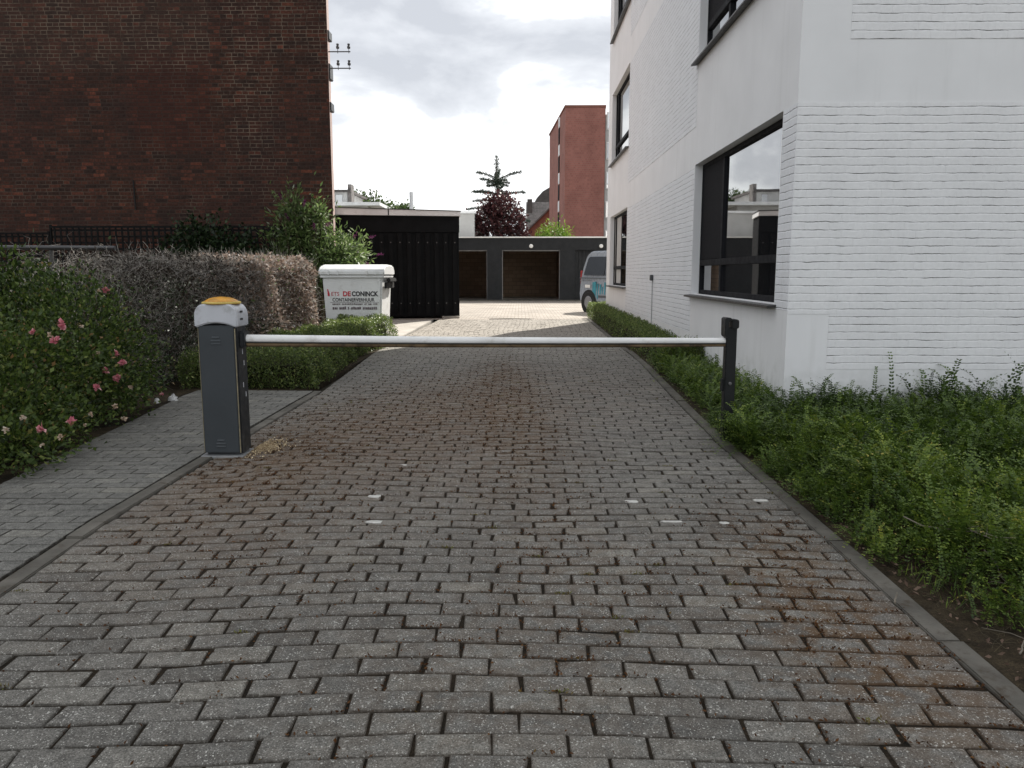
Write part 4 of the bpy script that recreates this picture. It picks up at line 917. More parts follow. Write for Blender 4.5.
# butterfly bush blooms: slim tapering spikes
for p, d_ in (((-3.95, 14.3, 2.45), (0.3, -0.2, 0.7)), ((-4.2, 14.25, 2.2), (-0.2, -0.3, 0.5)), ((-3.55, 14.3, 2.1), (0.5, -0.2, 0.3)), ((-3.75, 14.25, 2.05), (0.1, -0.5, 0.4)),
              ((-2.85, 14.7, 1.9), (0.8, -0.1, 0.3)), ((-2.72, 14.75, 1.6), (0.8, 0, 0.0)), ((-3.1, 14.6, 1.9), (0.4, -0.3, 0.6)), ((-2.9, 14.55, 1.45), (0.5, -0.4, -0.3)), ((-4.3, 14.2, 2.55), (-0.3, -0.1, 0.8))):
    n_ = 38; tt = rng.random(n_); d_ = np.array(d_) / np.linalg.norm(d_)
    P = np.array(p) + d_ * tt[:, None] * 0.13 + rng.normal(size=(n_, 3)) * 0.014 * (1.2 - tt[:, None])
    leaves('bloom_spike', P, rng.normal(size=(n_, 3)) + d_, 0.028, 0.02, rng.random(n_), 'petal_purple', bb_r)

# withered hedge: runs obliquely from the rail towards the waste container
HA, HB = np.array([-4.50, 8.1]), np.array([-3.44, 11.95]); HW, HH = 0.42, 1.46
hdir = (HB - HA) / np.linalg.norm(HB - HA); hnor = np.array([hdir[1], -hdir[0]])
def hedge_pts(n, t0, t1, z0=0.05, shell=0.75):
    t_ = t0 + (t1 - t0) * rng.random(n); s_ = rng.uniform(-1, 1, n); q = rng.random(n)
    on = rng.random(n) < shell
    face = rng.random(n)
    s_ = np.where(on & (face < 0.62), 1 - 0.25 * rng.random(n) ** 1.5, s_)
    z = np.where(on & (face >= 0.62), 1 - 0.16 * rng.random(n) ** 1.5, q)
    endr = np.clip((t_ - 0.945) / 0.055, 0, 1)
    w = HW * np.sqrt(np.clip(1 - endr ** 2, 0.05, 1)); top = HH * (1 - 0.07 * endr ** 2)
    rnd = 1 - 0.10 * np.clip((np.abs(s_) - 0.55) / 0.45, 0, 1) ** 2
    wob = 1 + 0.10 * np.sin(t_ * 23) + 0.06 * np.sin(z * 9 + t_ * 31)
    P = np.empty((n, 3)); base = HA + (HB - HA) * t_[:, None] + hnor * (s_ * w * wob)[:, None]
    P[:, :2] = base; P[:, 2] = np.maximum(z0, z * top * rnd + 0.03 * np.sin(t_ * 37) + rng.normal(size=n) * 0.012)
    return P, t_, s_, z
def wiggly(P, D, L, k=4, wig=0.18):
    n = len(P); D = unit(D); out_ = np.empty((n, k, 3)); out_[:, 0] = P; cur = P.copy(); dd = D.copy(); L = np.broadcast_to(L, (n,))
    for i in range(1, k):
        dd = unit(dd + rng.normal(size=(n, 3)) * wig * 2); cur = cur + dd * (L / (k - 1))[:, None]; out_[:, i] = cur
    return out_
wh_ = empty('withered_hedge', tuple((HA * 0.25 + HB * 0.75)) + (0,), label='clipped hedge of brown withered leaves beside the waste container', cat='hedge')
P, t_, s_, z = hedge_pts(15000, 0.50, 1.0)
k = rng.random(len(P)) < np.clip((t_ - 0.46) / 0.16, 0, 1)
P = P[k]
out3 = np.c_[np.tile(hnor, (len(P), 1)), np.full(len(P), 0.3)]
lc = 0.5 + rng.normal(size=len(P)) * 0.24; lc = np.where(lc > 0.97, 0.9, lc); gsel = rng.random(len(P)) < 0.035; lc = np.where(gsel, 1.0, lc)
leaves('foliage', P, rng.normal(size=P.shape) + out3 * 0.6, 0.05 * (0.6 + 0.8 * rng.random(len(P))), 0.03, lc, 'leaf_dead', wh_)
P, t_, s_, z = hedge_pts(2200, 0.5, 0.99, shell=0.6); P[:, 2] = np.minimum(P[:, 2], 1.36)
twigs('twigs', wiggly(P, rng.normal(size=P.shape) * 0.8 + np.array([0.3, -0.1, 0.7]), 0.16 + 0.14 * rng.random(len(P))), 0.0028, 'deadtwig', wh_)
m_ = MB()
for i in range(12): 
    c = HA + (HB - HA) * (0.55 + 0.035 * i) + rng.normal(size=2) * 0.05; limb(m_, (c[0], c[1], -0.03), (c[0] + rng.normal() * 0.15, c[1] + rng.normal() * 0.15, 1.1), 0.016, 0.006, 4, 0.06, 5)
m_.build('stems', 'bark', wh_)

gh_ = empty('leafless_hedge', tuple((HA * 0.72 + HB * 0.28)) + (0,), label='grey leafless tangled hedge behind the barrier cabinet', cat='hedge')
P, t_, s_, z = hedge_pts(3000, 0.0, 0.62, shell=0.8)
D = rng.normal(size=P.shape) * 0.75 + np.array([0.1, -0.1, 0.15]); P[:, 2] = np.minimum(P[:, 2], 1.39)
twigs('twigs', wiggly(P, D, 0.10 + 0.20 * rng.random(len(P)), 5, 0.30), 0.0016 + 0.0026 * rng.random(len(P)), 'deadtwig', gh_)
P, t_, s_, z = hedge_pts(13000, 0.0, 0.60, shell=0.62)
leaves('withered_foliage', P, rng.normal(size=P.shape), 0.036 * (0.6 + 0.8 * rng.random(len(P))), 0.022, 0.4 + rng.normal(size=len(P)) * 0.22, 'leaf_grey', gh_)
P, t_, s_, z = hedge_pts(12000, 0.0, 0.66, shell=0.5)
kz = rng.random(len(P)) < np.clip(1.25 - P[:, 2] * 1.55, 0.02, 1); P = P[kz]; P[:, :2] += hnor * 0.12
leaves('green_shoots', P, rng.normal(size=P.shape) + np.array([0.5, -0.5, 0.4]), 0.036 * (0.6 + 0.8 * rng.random(len(P))), 0.021, 0.42 + rng.normal(size=len(P)) * 0.26, 'leaf_dark', gh_)
m_ = MB()
for i in range(16):
    c = HA + (HB - HA) * (0.02 + 0.037 * i) + rng.normal(size=2) * 0.08; limb(m_, (c[0], c[1], -0.03), (c[0] + rng.normal() * 0.2, c[1] + rng.normal() * 0.2, 1.2), 0.018, 0.007, 4, 0.07, 5)
m_.build('stems', 'bark', gh_)

# pipe rail with a dead climber
rl = empty('pipe_rail', (-6.0, 8.35, 0), label='weathered metal pipe rail above the roses at the left', cat='railing')
MB().tube([(-11, 8.35, 1.525), (-7, 8.35, 1.528), (-4.35, 8.35, 1.515)], 0.026, 10).build('rail', 'rail', rl, smooth=True)
for x in (-8.6, -6.7, -5.05): MB().tube([(x, 8.36, -0.05), (x, 8.36, 1.50)], 0.022, 8).build('rail_post', 'strip_dark', rl, smooth=True)
dc = empty('dead_climber', (-5.0, 8.4, 0), label='bare grey climber tangled along the metal pipe rail', cat='climber')
n_ = 260; P = np.c_[-5.6 + 1.25 * rng.random(n_) ** 0.6, 8.35 + rng.normal(size=n_) * 0.08, 1.47 - np.abs(rng.normal(size=n_)) * 0.22]
twigs('twigs', wiggly(P, rng.normal(size=P.shape) * np.array([1, 0.4, 0.5]) + np.array([0.1, 0, -0.25]), 0.12 + 0.25 * rng.random(n_), 5, 0.3), 0.0014 + 0.0022 * rng.random(n_), 'deadtwig', dc)
P = np.c_[rng.uniform(-5.6, -4.3, 40), 8.35 + rng.normal(size=40) * 0.1, np.full(40, 0.0)]
twigs('stems', wiggly(P, np.tile([0.02, 0, 1.0], (40, 1)) + rng.normal(size=(40, 3)) * 0.08, 1.42, 7, 0.06), 0.005, 'deadtwig', dc)

# clipped low hedges
def low_hedge(name, outline, top, n, label, root_at, zvar=0.02, lcm=0.5, right_bias=None, L=0.024):
    """outline: list of (y, xl, xr); leaves fill a shell of the clipped body"""
    r = empty(name, root_at, label=label, cat='hedge')
    ys = np.array([o[0] for o in outline]); xl = np.array([o[1] for o in outline]); xr = np.array([o[2] for o in outline])
    y = ys[0] + (ys[-1] - ys[0]) * rng.random(n); a = np.interp(y, ys, xl); b = np.interp(y, ys, xr)
    u = rng.random(n); v = rng.random(n); sel = rng.random(n)
    dep = 0.09 * rng.random(n) ** 1.6
    T = top(y)
    x = a + (b - a) * u; z = T * v
    z = np.where(sel < 0.48, T - dep, z)
    x = np.where((sel >= 0.48) & (sel < 0.70), b - dep, x); x = np.where((sel >= 0.70) & (sel < 0.82), a + dep, x)
    y = np.where((sel >= 0.82) & (sel < 0.94), ys[0] + dep, y); y = np.where(sel >= 0.94, ys[-1] - dep, y)
    aa = np.interp(y, ys, xl); bb2 = np.interp(y, ys, xr); x = np.where(sel >= 0.82, aa + (bb2 - aa) * u, x)
    P = np.c_[x, y, np.maximum(z, 0.01)]
    # rounded clipped edges and an uneven face
    cx_ = (np.interp(y, ys, xl) + np.interp(y, ys, xr)) / 2
    lean = 1 - 0.12 * np.clip(P[:, 2] / T - 0.6, 0, 0.4) / 0.4
    P[:, 0] = cx_ + (P[:, 0] - cx_) * lean
    P[:, 2] += zvar * np.sin(P[:, 0] * 9 + P[:, 1] * 6) * P[:, 2] / 0.3 + rng.normal(size=n) * 0.012
    P[:, 0] += 0.025 * np.sin(P[:, 1] * 7.0 + P[:, 2] * 11); P[:, 1] += 0.02 * np.sin(P[:, 0] * 8)
    P += rng.normal(size=P.shape) * 0.008
    # long shoots
    D = rng.normal(size=P.shape) + np.array([0, 0, 0.7])
    sz = L * (0.6 + 0.8 * rng.random(n))
    leaves('foliage', P, D, sz, sz * 0.6, np.clip(lcm + rng.normal(size=n) * 0.23, 0, 1), 'leaf_box', r)
    core = MB(); ii = np.linspace(ys[0] + 0.12, ys[-1] - 0.12, 12)  # added solid dark core, blocks the view through the leaf shell
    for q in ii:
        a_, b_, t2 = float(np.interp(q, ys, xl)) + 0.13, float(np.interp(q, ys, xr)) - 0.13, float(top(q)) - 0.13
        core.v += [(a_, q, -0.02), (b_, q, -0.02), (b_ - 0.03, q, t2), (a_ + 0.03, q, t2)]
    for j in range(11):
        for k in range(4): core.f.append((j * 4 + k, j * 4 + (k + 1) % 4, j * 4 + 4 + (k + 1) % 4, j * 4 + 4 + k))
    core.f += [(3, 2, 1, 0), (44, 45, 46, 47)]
    core.build('filler_core', 'core_shade', r)
    tw = rng.integers(0, n, n // 40)
    twigs('twigs', wiggly(P[tw] - np.array([0, 0, 0.08]), rng.normal(size=(len(tw), 3)) * 0.4 + np.array([0, 0, 1.0]), 0.14, 4, 0.1), 0.002, 'stem', r)
    return r
low_hedge('clipped_hedge', [(8.28, -3.75, -2.24), (9.4, -3.7, -2.28), (10.6, -3.45, -2.36), (11.8, -3.15, -2.42), (12.4, -3.1, -2.36), (13.5, -3.2, -2.16)], lambda y: np.interp(y, [8.2, 9, 11, 13.5], [0.36, 0.40, 0.46, 0.50]),
    52000, 'low clipped green hedge between the footpath end and the waste container', (-2.8, 10.8, 0))
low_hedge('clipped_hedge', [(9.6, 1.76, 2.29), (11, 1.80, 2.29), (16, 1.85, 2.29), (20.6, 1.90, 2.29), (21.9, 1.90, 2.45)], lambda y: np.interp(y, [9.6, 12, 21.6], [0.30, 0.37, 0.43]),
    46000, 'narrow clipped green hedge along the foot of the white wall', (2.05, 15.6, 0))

# ground cover on the right: arching sprigs with small leaves in pairs
def sprig_template(n_pairs, length, bend):
    V, F = [], []; stem = []
    for i in range(n_pairs):
        t_ = (i + 0.6) / n_pairs; a = bend * t_
        c = np.array([math.sin(a) * length * t_ * 0.9, 0, math.cos(a) * length * t_])
        tang = np.array([math.sin(a + bend * 0.3), 0, math.cos(a + bend * 0.3)])
        for sgn in (-1, 1):
            side = np.array([0, sgn, 0.0]); D = side * 0.8 + tang * 0.65 + rng.normal(size=3) * 0.25; D /= np.linalg.norm(D)
            Nn = np.array([-tang[2], 0, tang[0]]) * -1; S = np.cross(D, Nn); S /= np.linalg.norm(S) + 1e-6
            Ls = (0.023 + 0.008 * rng.random()) * (1.1 - 0.45 * t_); Ws = Ls * 0.64
            b = len(V); V += [c, c + D * Ls * .5 + S * Ws * .5, c + D * Ls, c + D * Ls * .5 - S * Ws * .5]; F.append((b, b + 1, b + 2, b + 3))
    return np.array(V), np.array(F)
TPL = [sprig_template(int(rng.integers(9, 17)), rng.uniform(0.20, 0.36), rng.uniform(0.5, 1.3)) for _ in range(14)]
def sprigs(name, base, az, tilt, scale, lc, root=None, mat='leaf_cover'):
    Vs, Fs, As = [], [], []; off = 0
    which = rng.integers(0, len(TPL), len(base))
    for w_ in range(len(TPL)):
        k = np.where(which == w_)[0]
        if len(k) == 0: continue
        V0, F0 = TPL[w_]; n0 = len(V0)
        ca, sa, ct, st_ = np.cos(az[k]), np.sin(az[k]), np.cos(tilt[k]), np.sin(tilt[k])
        x = V0[None, :, 0] * ct[:, None] + V0[None, :, 2] * st_[:, None]; z = -V0[None, :, 0] * st_[:, None] + V0[None, :, 2] * ct[:, None]; y = np.broadcast_to(V0[None, :, 1], x.shape)
        X = (x * ca[:, None] - y * sa[:, None]) * scale[k][:, None] + base[k, 0][:, None]; Y = (x * sa[:, None] + y * ca[:, None]) * scale[k][:, None] + base[k, 1][:, None]; Z = z * scale[k][:, None] + base[k, 2][:, None]
        Vs.append(np.stack([X, Y, Z], 2).reshape(-1, 3)); Fs.append((F0[None] + (np.arange(len(k)) * n0)[:, None, None]).reshape(-1, 4) + off)
        leafn = np.repeat(rng.normal(size=(len(k), n0 // 4)) * 0.10, 4, axis=1)
        tipn = np.linspace(-0.12, 0.16, n0)[None]
        As.append((lc[k][:, None] + leafn + tipn).ravel()); off += len(k) * n0
    return np_mesh(name, np.concatenate(Vs), np.concatenate(Fs), mat, root, True, {'lc': np.clip(np.concatenate(As), 0, 1)})
n_ = 23000
y = 2.4 + 4.25 * rng.random(n_); x = 1.55 + 5.0 * rng.random(n_) ** 1.2
edge = np.interp(y, [2.4, 2.6, 2.9, 3.3, 3.8, 4.5, 5.2, 6.7], [1.95, 1.78, 1.66, 1.59, 1.54, 1.53, 1.55, 1.62]) + 0.07 * np.sin(y * 9) + 0.05 * np.sin(y * 23)
k = (x > edge) & ((y > 2.62 + 0.14 * np.sin(x * 6) + 0.08 * np.sin(x * 17)) | (rng.random(n_) < 0.08))
x, y, edge = x[k], y[k], edge[k]
hmap = 0.085 + 0.09 * np.sin(x * 4.1 + y * 2.3) * np.sin(y * 3.7 - x * 1.9) + 0.05 * np.sin(x * 9.3 + 1) * np.sin(y * 8.1)
rise = np.clip((x - edge) / 0.35, 0.2, 1) * np.clip((y - 2.4) / 0.6, 0.25, 1)
base = np.c_[x, y, np.clip((hmap + 0.03) * rise, 0.0, 1) * rng.random(len(x)) ** 0.4]
az = np.where(rng.random(len(x)) < 0.5, rng.normal(math.pi * 1.15, 0.8, len(x)), rng.uniform(0, 2 * math.pi, len(x)))
lc = 0.52 - 0.09 * (y - 2.6) + 0.17 * np.sin(x * 2.7 + y * 4.4) * np.sin(y * 3.3 - x) + rng.normal(size=len(x)) * 0.13 + np.where(rng.random(len(x)) < 0.03, 0.22, 0)
tag(sprigs('ground_cover', base, az, rng.normal(0.25, 0.35, len(x)), rng.uniform(0.55, 1.0, len(x)) * (0.55 + 0.45 * rise), lc), label='dense low green ground cover with tiny leaves in front of the white building', cat='ground cover', kind='stuff')
n_ = 3000
y = np.where(rng.random(n_) < 0.10, rng.uniform(5.20, 5.66, n_), 6.7 + 3.6 * rng.random(n_)); xl = interp(KR, y) + 0.12; x = xl + np.where(y < 6, 0.09 * rng.random(n_) - 0.035, (2.27 - xl) * rng.random(n_))
lc = 0.36 + rng.normal(size=n_) * 0.14
tag(sprigs('ground_cover', np.c_[x, y, 0.10 * rng.random(n_)], rng.uniform(0, 6.28, n_), rng.normal(0.15, 0.3, n_), rng.uniform(0.6, 1.05, n_), lc), label='strip of loose green ground cover between the kerb and the window wall', cat='ground cover', kind='stuff')
# taller sprays standing clear against the white wall
sp_x = np.array([2.55, 2.85, 3.05, 3.28, 3.42, 3.5, 3.62, 3.8, 3.95, 4.05, 4.3, 4.5, 4.9, 5.2]); 
Vs = []
for i, sx in enumerate(sp_x):
    hgt = (0.34, 0.36, 0.44, 0.52, 0.56, 0.40, 0.50, 0.54, 0.56, 0.48, 0.42, 0.44, 0.5, 0.42)[i]
    for j in range(3): Vs.append((sx + rng.normal() * 0.08, 6.42 + rng.normal() * 0.09, 0.20, hgt * rng.uniform(0.9, 1.2)))
Vs = np.array(Vs)
tag(sprigs('ground_cover', Vs[:, :3], rng.uniform(0, 6.28, len(Vs)), rng.normal(0.1, 0.25, len(Vs)), Vs[:, 3] / 0.42, 0.22 + rng.normal(size=len(Vs)) * 0.1), label='loose sprays of ground cover standing up against the white wall', cat='ground cover', kind='stuff')

# dry sticks on the bare soil
def stick(p0, p1, r0, label, arms=3, mat='drytwig'):
    m_ = MB(); limb(m_, p0, p1, r0, r0 * 0.5, 5, 0.016, 5)
    a, b = np.array(p0), np.array(p1)
    for i in range(arms):
        q = a + (b - a) * rng.uniform(0.3, 0.9); e_ = q + rng.normal(size=3) * np.array([0.09, 0.09, 0.02]) + np.array([0, 0, 0.02]); limb(m_, q, e_, r0 * 0.5, r0 * 0.25, 3, 0.03, 4)
    return tag(m_.build('dry_twig', mat), label, 'twig', 'dry twigs on the soil by the kerb')
stick((1.72, 3.35, 0.17), (2.02, 3.02, 0.16), 0.0035, 'long pale dry branch lying on the ground cover edge', 5)
stick((1.95, 3.12, 0.10), (1.90, 2.82, 0.05), 0.003, 'short pale twig under the ground cover edge', 3)
stick((1.93, 2.52, 0.04), (2.14, 2.60, 0.05), 0.0035, 'pale dry twig on the bare soil at the right edge of the photo', 2)
stick((1.40, 2.74, 0.034), (1.45, 2.83, 0.036), 0.004, 'small pale stick lying across the kerb edging', 0)
stick((1.62, 2.36, 0.03), (1.72, 2.48, 0.04), 0.003, 'thin dry stalk on the soil nearest the camera', 3)
n_ = 420; yy = rng.uniform(1.2, 3.6, n_); xx = interp(KR, yy) + 0.12 + 0.9 * rng.random(n_) ** 1.3
tag(twigs('dry_litter', wiggly(np.c_[xx, yy, np.full(n_, 0.012)], np.c_[rng.normal(size=(n_, 2)), np.abs(rng.normal(size=n_)) * 0.25], 0.04 + 0.08 * rng.random(n_), 4, 0.2), 0.0008, 'stem'), label='thin dry stalks and straw scattered on the bare soil', cat='litter', kind='stuff')
n_ = 900; yy = rng.uniform(0.9, 4.5, n_); xx = interp(KR, yy) + 0.10 + 1.3 * rng.random(n_) ** 1.6
tag(leaves('leaf_litter', np.c_[xx, yy, 0.004 + 0.02 * rng.random(n_)], rng.normal(size=(n_, 3)) * np.array([1, 1, 0.25]), 0.014 + 0.022 * rng.random(n_), 0.012, 0.12 + 0.15 * rng.normal(size=n_), 'leaf_dead'), label='small dead leaves scattered over the bare soil by the kerb', cat='leaf litter', kind='stuff')
n_ = 3200; yy = rng.uniform(0.9, 3.1, n_); xx = interp(KR, yy) + 0.14 + 1.2 * rng.random(n_)
pat = np.sin(xx * 9) * np.sin(yy * 7) > 0.15; xx, yy = xx[pat], yy[pat]; n_ = len(xx)
P = np.c_[xx, yy, np.full(n_, 0.01)]
tag(leaves('grass', P, np.c_[rng.normal(size=(n_, 2)) * 0.5, np.ones(n_)], 0.03 + 0.05 * rng.random(n_), 0.005, 0.45 + 0.2 * rng.normal(size=n_), 'leaf_cover'), label='sparse grass blades on the bare soil by the kerb', cat='grass', kind='stuff')

# brown moss packed in the driveway joints
J = np.array(DJ); J = J[J[:, 1] < 12]
rep = np.repeat(np.arange(len(J)), 60); side = rng.random(len(rep)); u = rng.uniform(-1, 1, len(rep))
jx, jy, hx_, hy_ = J[rep].T
px = np.where(side < 0.7, jx + u * hx_, jx + hx_ + 0.005); py = np.where(side < 0.7, jy + hy_ + 0.005, jy + u * hy_)
spread = rng.random(len(px)) ** 2 * 2.2 + 0.4; px += rng.normal(size=len(px)) * 0.006 * spread; py += rng.normal(size=len(px)) * 0.006 * spread
st, rd = stain_fields(px, py); pn = 0.5 + 0.5 * np.sin(px * 7 + 1.3 * py) * np.sin(py * 5.1 - px * 3)
pn2 = 0.5 + 0.5 * np.sin(px * 19 + 2 * py) * np.sin(py * 23 - px * 7); k = rng.random(len(px)) < np.clip(st * 1.5 * pn * pn2 ** 1.5 * 2.0, 0.006, 1) * np.interp(py, [1, 6, 12], [1.0, 0.8, 0.4])
px, py = px[k], py[k]; n_ = len(px)
P = np.c_[px, py, drive_height(px, py) + 0.0015]
tag(leaves('joint_moss', P, rng.normal(size=(n_, 3)) * np.array([1, 1, 0.3]) + np.array([0, 0, 0.45]), 0.008 + 0.010 * rng.random(n_), 0.007, np.clip(0.45 + 0.25 * rng.normal(size=n_), 0, 0.94), 'moss'), label='brown moss and debris packed in the driveway joints', cat='moss', kind='stuff')

wi = rng.integers(0, len(J), 90); wx, wy = [], []
for q in wi:
    c_ = int(rng.integers(12, 45)); sx_, sy_ = J[q, 0] + rng.uniform(-1, 1) * J[q, 2], J[q, 1] + J[q, 3] + 0.005
    if sy_ > 9: continue
    wx += list(sx_ + rng.normal(size=c_) * 0.016); wy += list(sy_ + rng.normal(size=c_) * 0.006)
wx, wy = np.array(wx), np.array(wy); n_ = len(wx)
M['weed'] = leafmat('dry_weeds', [(0, (0.07, 0.05, 0.02)), (0.5, (0.16, 0.12, 0.05)), (1, (0.13, 0.15, 0.04))], 0.1, 0.9, 0.1)
tag(leaves('joint_weeds', np.c_[wx, wy, drive_height(wx, wy) - 0.002], rng.normal(size=(n_, 3)) * np.array([1, 1, 0.4]) + np.array([0, 0, 0.6]), 0.008 + 0.010 * rng.random(n_), 0.005, rng.random(n_), 'weed'), label='tiny dry weeds and moss tufts growing between the driveway pavers', cat='weeds', kind='stuff')

# remains of white paint on single pavers
def flake(cx, cy, w, d, mat='paint', name='painted_mark', kind='structure', h=0.0012, top=0.0):
    n_ = 16; ring = []
    for i in range(n_):
        a = 2 * math.pi * i / n_; q = (abs(cos_(a)) ** 6 + abs(sin_(a)) ** 6) ** (-1 / 6)
        ring.append((cx + w / 2 * q * cos_(a) * random.uniform(0.78, 1.0), cy + d / 2 * q * sin_(a) * random.uniform(0.72, 1.0)))
    z = float(drive_height(cx, cy)) + top
    o = MB().prism(ring, 'z', z - 0.003, z + h).build(name, mat)
    return tag(o, kind=kind) if kind else o
cos_, sin_ = math.cos, math.sin
for cx, cy, w, d in ((-0.82, 4.20, 0.075, 0.055), (-0.74, 3.76, 0.09, 0.045), (-0.80, 4.90, 0.14, 0.035), (0.62, 4.14, 0.08, 0.05), (0.77, 3.77, 0.11, 0.03), (1.34, 4.16, 0.085, 0.045), (0.90, 2.81, 0.045, 0.04), (1.03, 3.75, 0.05, 0.035)):
    flake(cx, cy, w, d)
n_ = 2600; rr = np.abs(rng.normal(size=n_)); aa = rng.uniform(0, 6.28, n_); px = -1.86 + rr * 0.09 * np.cos(aa); py = 5.42 + rr * 0.15 * np.sin(aa); k = px > -1.895; px, py = px[k], py[k]; n_ = len(px)
M['sand_grain'] = leafmat('sand_grains', [(0, (0.2400, 0.1760, 0.1120)), (0.5, (0.4800, 0.3680, 0.2240)), (1, (0.7200, 0.6080, 0.4160))], 0.0, 0.95, 0.1)
tag(leaves('sand_spill', np.c_[px, py, drive_height(px, py) + 0.002], rng.normal(size=(n_, 3)) + np.array([0, 0, 0.6]), 0.012, 0.012, rng.random(n_), 'sand_grain'), label='spill of yellow sand beside the foot of the barrier cabinet', cat='sand', kind='stuff')

def scrap(c, s_, label):
    m_ = MB(); n_ = 9
    prof = [(s_ * 0.5, 0.0), (s_ * 0.52, s_ * 0.15), (s_ * 0.4, s_ * 0.4), (s_ * 0.2, s_ * 0.62), (0.004, s_ * 0.7)]
    m_.lathe(prof, c, n_); m_.v = [(x + rng.normal() * s_ * 0.09, y + rng.normal() * s_ * 0.09, max(c[2], z + rng.normal() * s_ * 0.05)) for x, y, z in m_.v]
    return tag(m_.build('paper_scrap', 'scrap'), label, 'litter')
scrap((-3.40, 7.42, 0.012), 0.085, 'crumpled pale paper standing at the end of the footpath')
scrap((-3.53, 7.36, 0.0), 0.065, 'small white scrap under the roses by the footpath')

# ---------------------------------------------------------------- trees
def tree(name, base, trunk_top, r0, clumps, n, L, W, mat, label, cat='tree', group=None, lcm=0.5, inner=0.25, rag=0.2, lcsd=0.2):
    r = empty(name, base, label=label, cat=cat, group=group)
    t_ = MB(); limb(t_, (base[0], base[1], base[2] - 0.1), trunk_top, r0, r0 * 0.45, 5, 0.02, 8)
    for c in clumps:
        q = np.array(base) + (np.array(trunk_top) - np.array(base)) * rng.uniform(0.55, 0.98)
        limb(t_, q, (c[0], c[1], c[2]), r0 * 0.35, r0 * 0.12, 4, 0.06, 5)
        for _ in range(2): limb(t_, (c[0], c[1], c[2]), (c[0] + rng.normal() * c[3] * 0.6, c[1] + rng.normal() * c[4] * 0.6, c[2] + rng.normal() * c[5] * 0.5), r0 * 0.12, r0 * 0.04, 3, 0.08, 4)
    t_.build('trunk', 'bark', r)
    P, d, rr = clump_points(clumps, n, inner, rag)
    sz = L * (0.6 + 0.8 * rng.random(n))
    leaves('crown', P, d * 0.6 + rng.normal(size=P.shape) * 0.8, sz, sz * W / L, np.clip(lcm + rng.normal(size=n) * lcsd, 0, 1), mat, r)
    return r
tree('purple_tree', (-1.3, 43, 0), (-1.25, 43, 3.6), 0.16, [(-1.9, 43, 4.2, 0.75, 0.8, 0.75), (-0.9, 43, 4.9, 0.75, 0.8, 0.80), (-0.3, 43, 4.0, 0.65, 0.8, 0.85), (-2.3, 43, 3.5, 0.6, 0.7, 0.8), (-1.4, 43.2, 4.6, 0.6, 0.8, 0.65), (-0.05, 43, 3.3, 0.55, 0.7, 0.7), (-1.1, 42.6, 3.5, 0.7, 0.7, 0.8), (-1.7, 43, 5.05, 0.4, 0.5, 0.4)],
    5200, 0.17, 0.10, 'leaf_purple', 'round tree with dark purple leaves behind the garages, in front of the conifer')
tree('lime_shrub', (1.75, 41.8, 0), (1.75, 41.8, 2.4), 0.08, [(1.75, 41.8, 3.15, 0.65, 0.5, 0.85), (1.25, 41.8, 2.95, 0.45, 0.45, 0.65), (2.3, 41.8, 2.95, 0.5, 0.45, 0.75)],
    2000, 0.20, 0.05, 'leaf_lime', 'bright green shrub showing above the garage roof', 'shrub')
tree('leafy_tree', (-8.4, 55, 0), (-8.4, 55, 4), 0.2, [(-8.4, 55, 5.1, 0.9, 0.9, 0.95), (-8.0, 55, 5.5, 0.6, 0.6, 0.5), (-8.9, 55, 5.2, 0.5, 0.6, 0.6)], 2200, 0.2, 0.12, 'leaf_tree', 'small round tree top beside the flue behind the pale building')
tree('leafy_tree', (-15, 80, 0), (-15, 80, 5), 0.3, [(-17, 80, 8.0, 2.0, 1.5, 1.5), (-15.4, 80, 7.8, 1.9, 1.5, 1.3), (-13.6, 80, 7.2, 1.4, 1.5, 1.2), (-19, 80, 7, 2, 1.5, 1.5)], 4200, 0.34, 0.2, 'leaf_tree', 'wide pale green tree crown behind the flat roofed house')
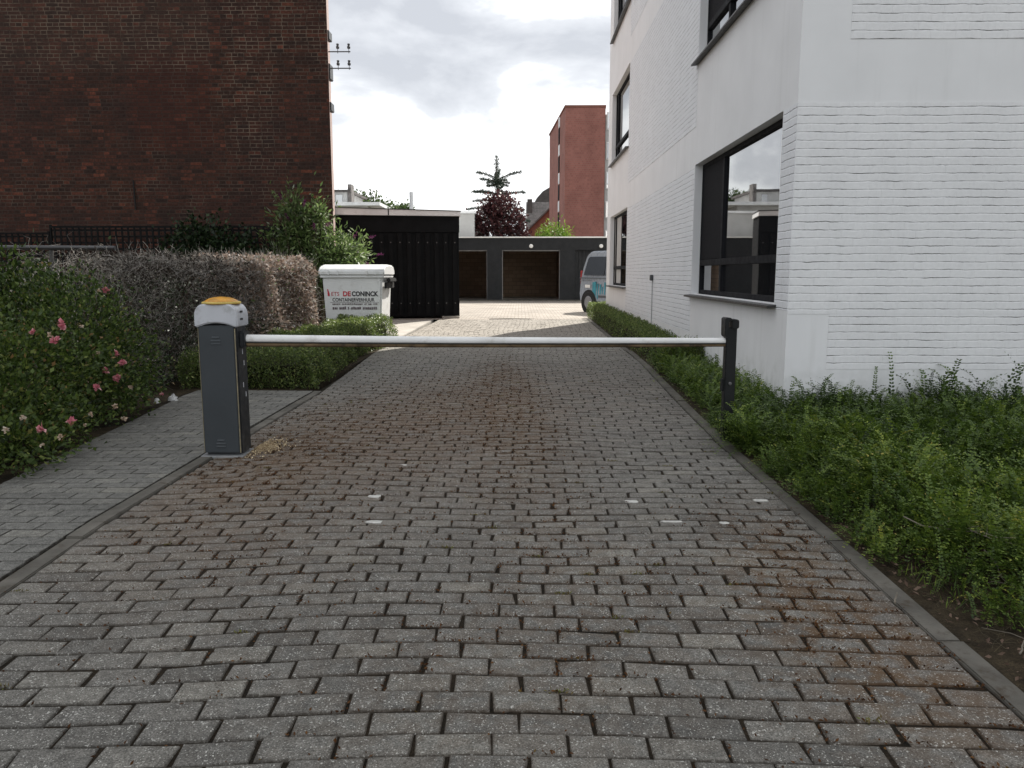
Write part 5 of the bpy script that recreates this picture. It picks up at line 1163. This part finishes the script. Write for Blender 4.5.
# conifer with a star of upswept boughs
cf = empty('conifer', (-1.36, 46.0, 0), label='blue green conifer with a star shaped top behind the purple tree', cat='tree')
m_ = MB(); limb(m_, (-1.36, 46, -0.1), (-1.36, 46, 7.9), 0.14, 0.02, 8, 0.004, 7); NP, ND = [], []
def bough(z, ang, L_, lift, droop):
    pts = []
    for i in range(7):
        s_ = i / 6; pts.append(np.array([-1.36 + math.cos(ang) * L_ * s_, 46 + math.sin(ang) * L_ * s_, z + L_ * (lift * s_ - droop * s_ * s_)]))
    m_.tube([tuple(p) for p in pts], [0.035 - 0.028 * i / 6 for i in range(7)], 5)
    nn = int(250 * L_); s_ = rng.random(nn) ** 0.8; idx = np.clip((s_ * 6).astype(int), 0, 5); f_ = s_ * 6 - idx
    pp = np.array(pts); q = pp[idx] * (1 - f_)[:, None] + pp[idx + 1] * f_[:, None]
    NP.append(q + rng.normal(size=q.shape) * 0.045 * (1.3 - s_)[:, None]); ND.append(rng.normal(size=q.shape) * 0.8 + np.array([math.cos(ang), math.sin(ang), -0.35]) * 0.7)
for z, L_, lift, droop, na, a0 in ((6.62, 1.3, 0.62, 0.22, 4, 0.12), (6.45, 1.1, 0.20, 0.12, 4, 0.6), (6.35, 0.7, 0.0, 0.1, 4, 0.6), (5.75, 1.55, 0.30, 0.2, 5, 0.05), (5.5, 1.3, 0.12, 0.15, 5, 0.5), (5.0, 1.7, 0.1, 0.15, 6, 0.2), (4.4, 1.9, 0.05, 0.15, 6, 0.6), (3.8, 2.0, 0.0, 0.15, 6, 0.1)):
    for i in range(na): bough(z + rng.normal() * 0.04, a0 + 2 * math.pi * i / na + rng.normal() * 0.1, L_ * rng.uniform(0.8, 1.1), lift * rng.uniform(0.8, 1.2), droop)
nn = 800; z = rng.uniform(5.6, 7.95, nn); NP.append(np.c_[-1.36 + rng.normal(size=nn) * 0.06, 46 + rng.normal(size=nn) * 0.06, z]); ND.append(rng.normal(size=(nn, 3)) + np.array([0, 0, 0.6]))
m_.build('trunk', 'bark', cf)
NP, ND = np.concatenate(NP), np.concatenate(ND); nn = len(NP)
leaves('needles', NP, ND, 0.13 * (0.6 + 0.8 * rng.random(nn)), 0.035, np.clip(0.5 + rng.normal(size=nn) * 0.25, 0, 1), 'needle', cf)
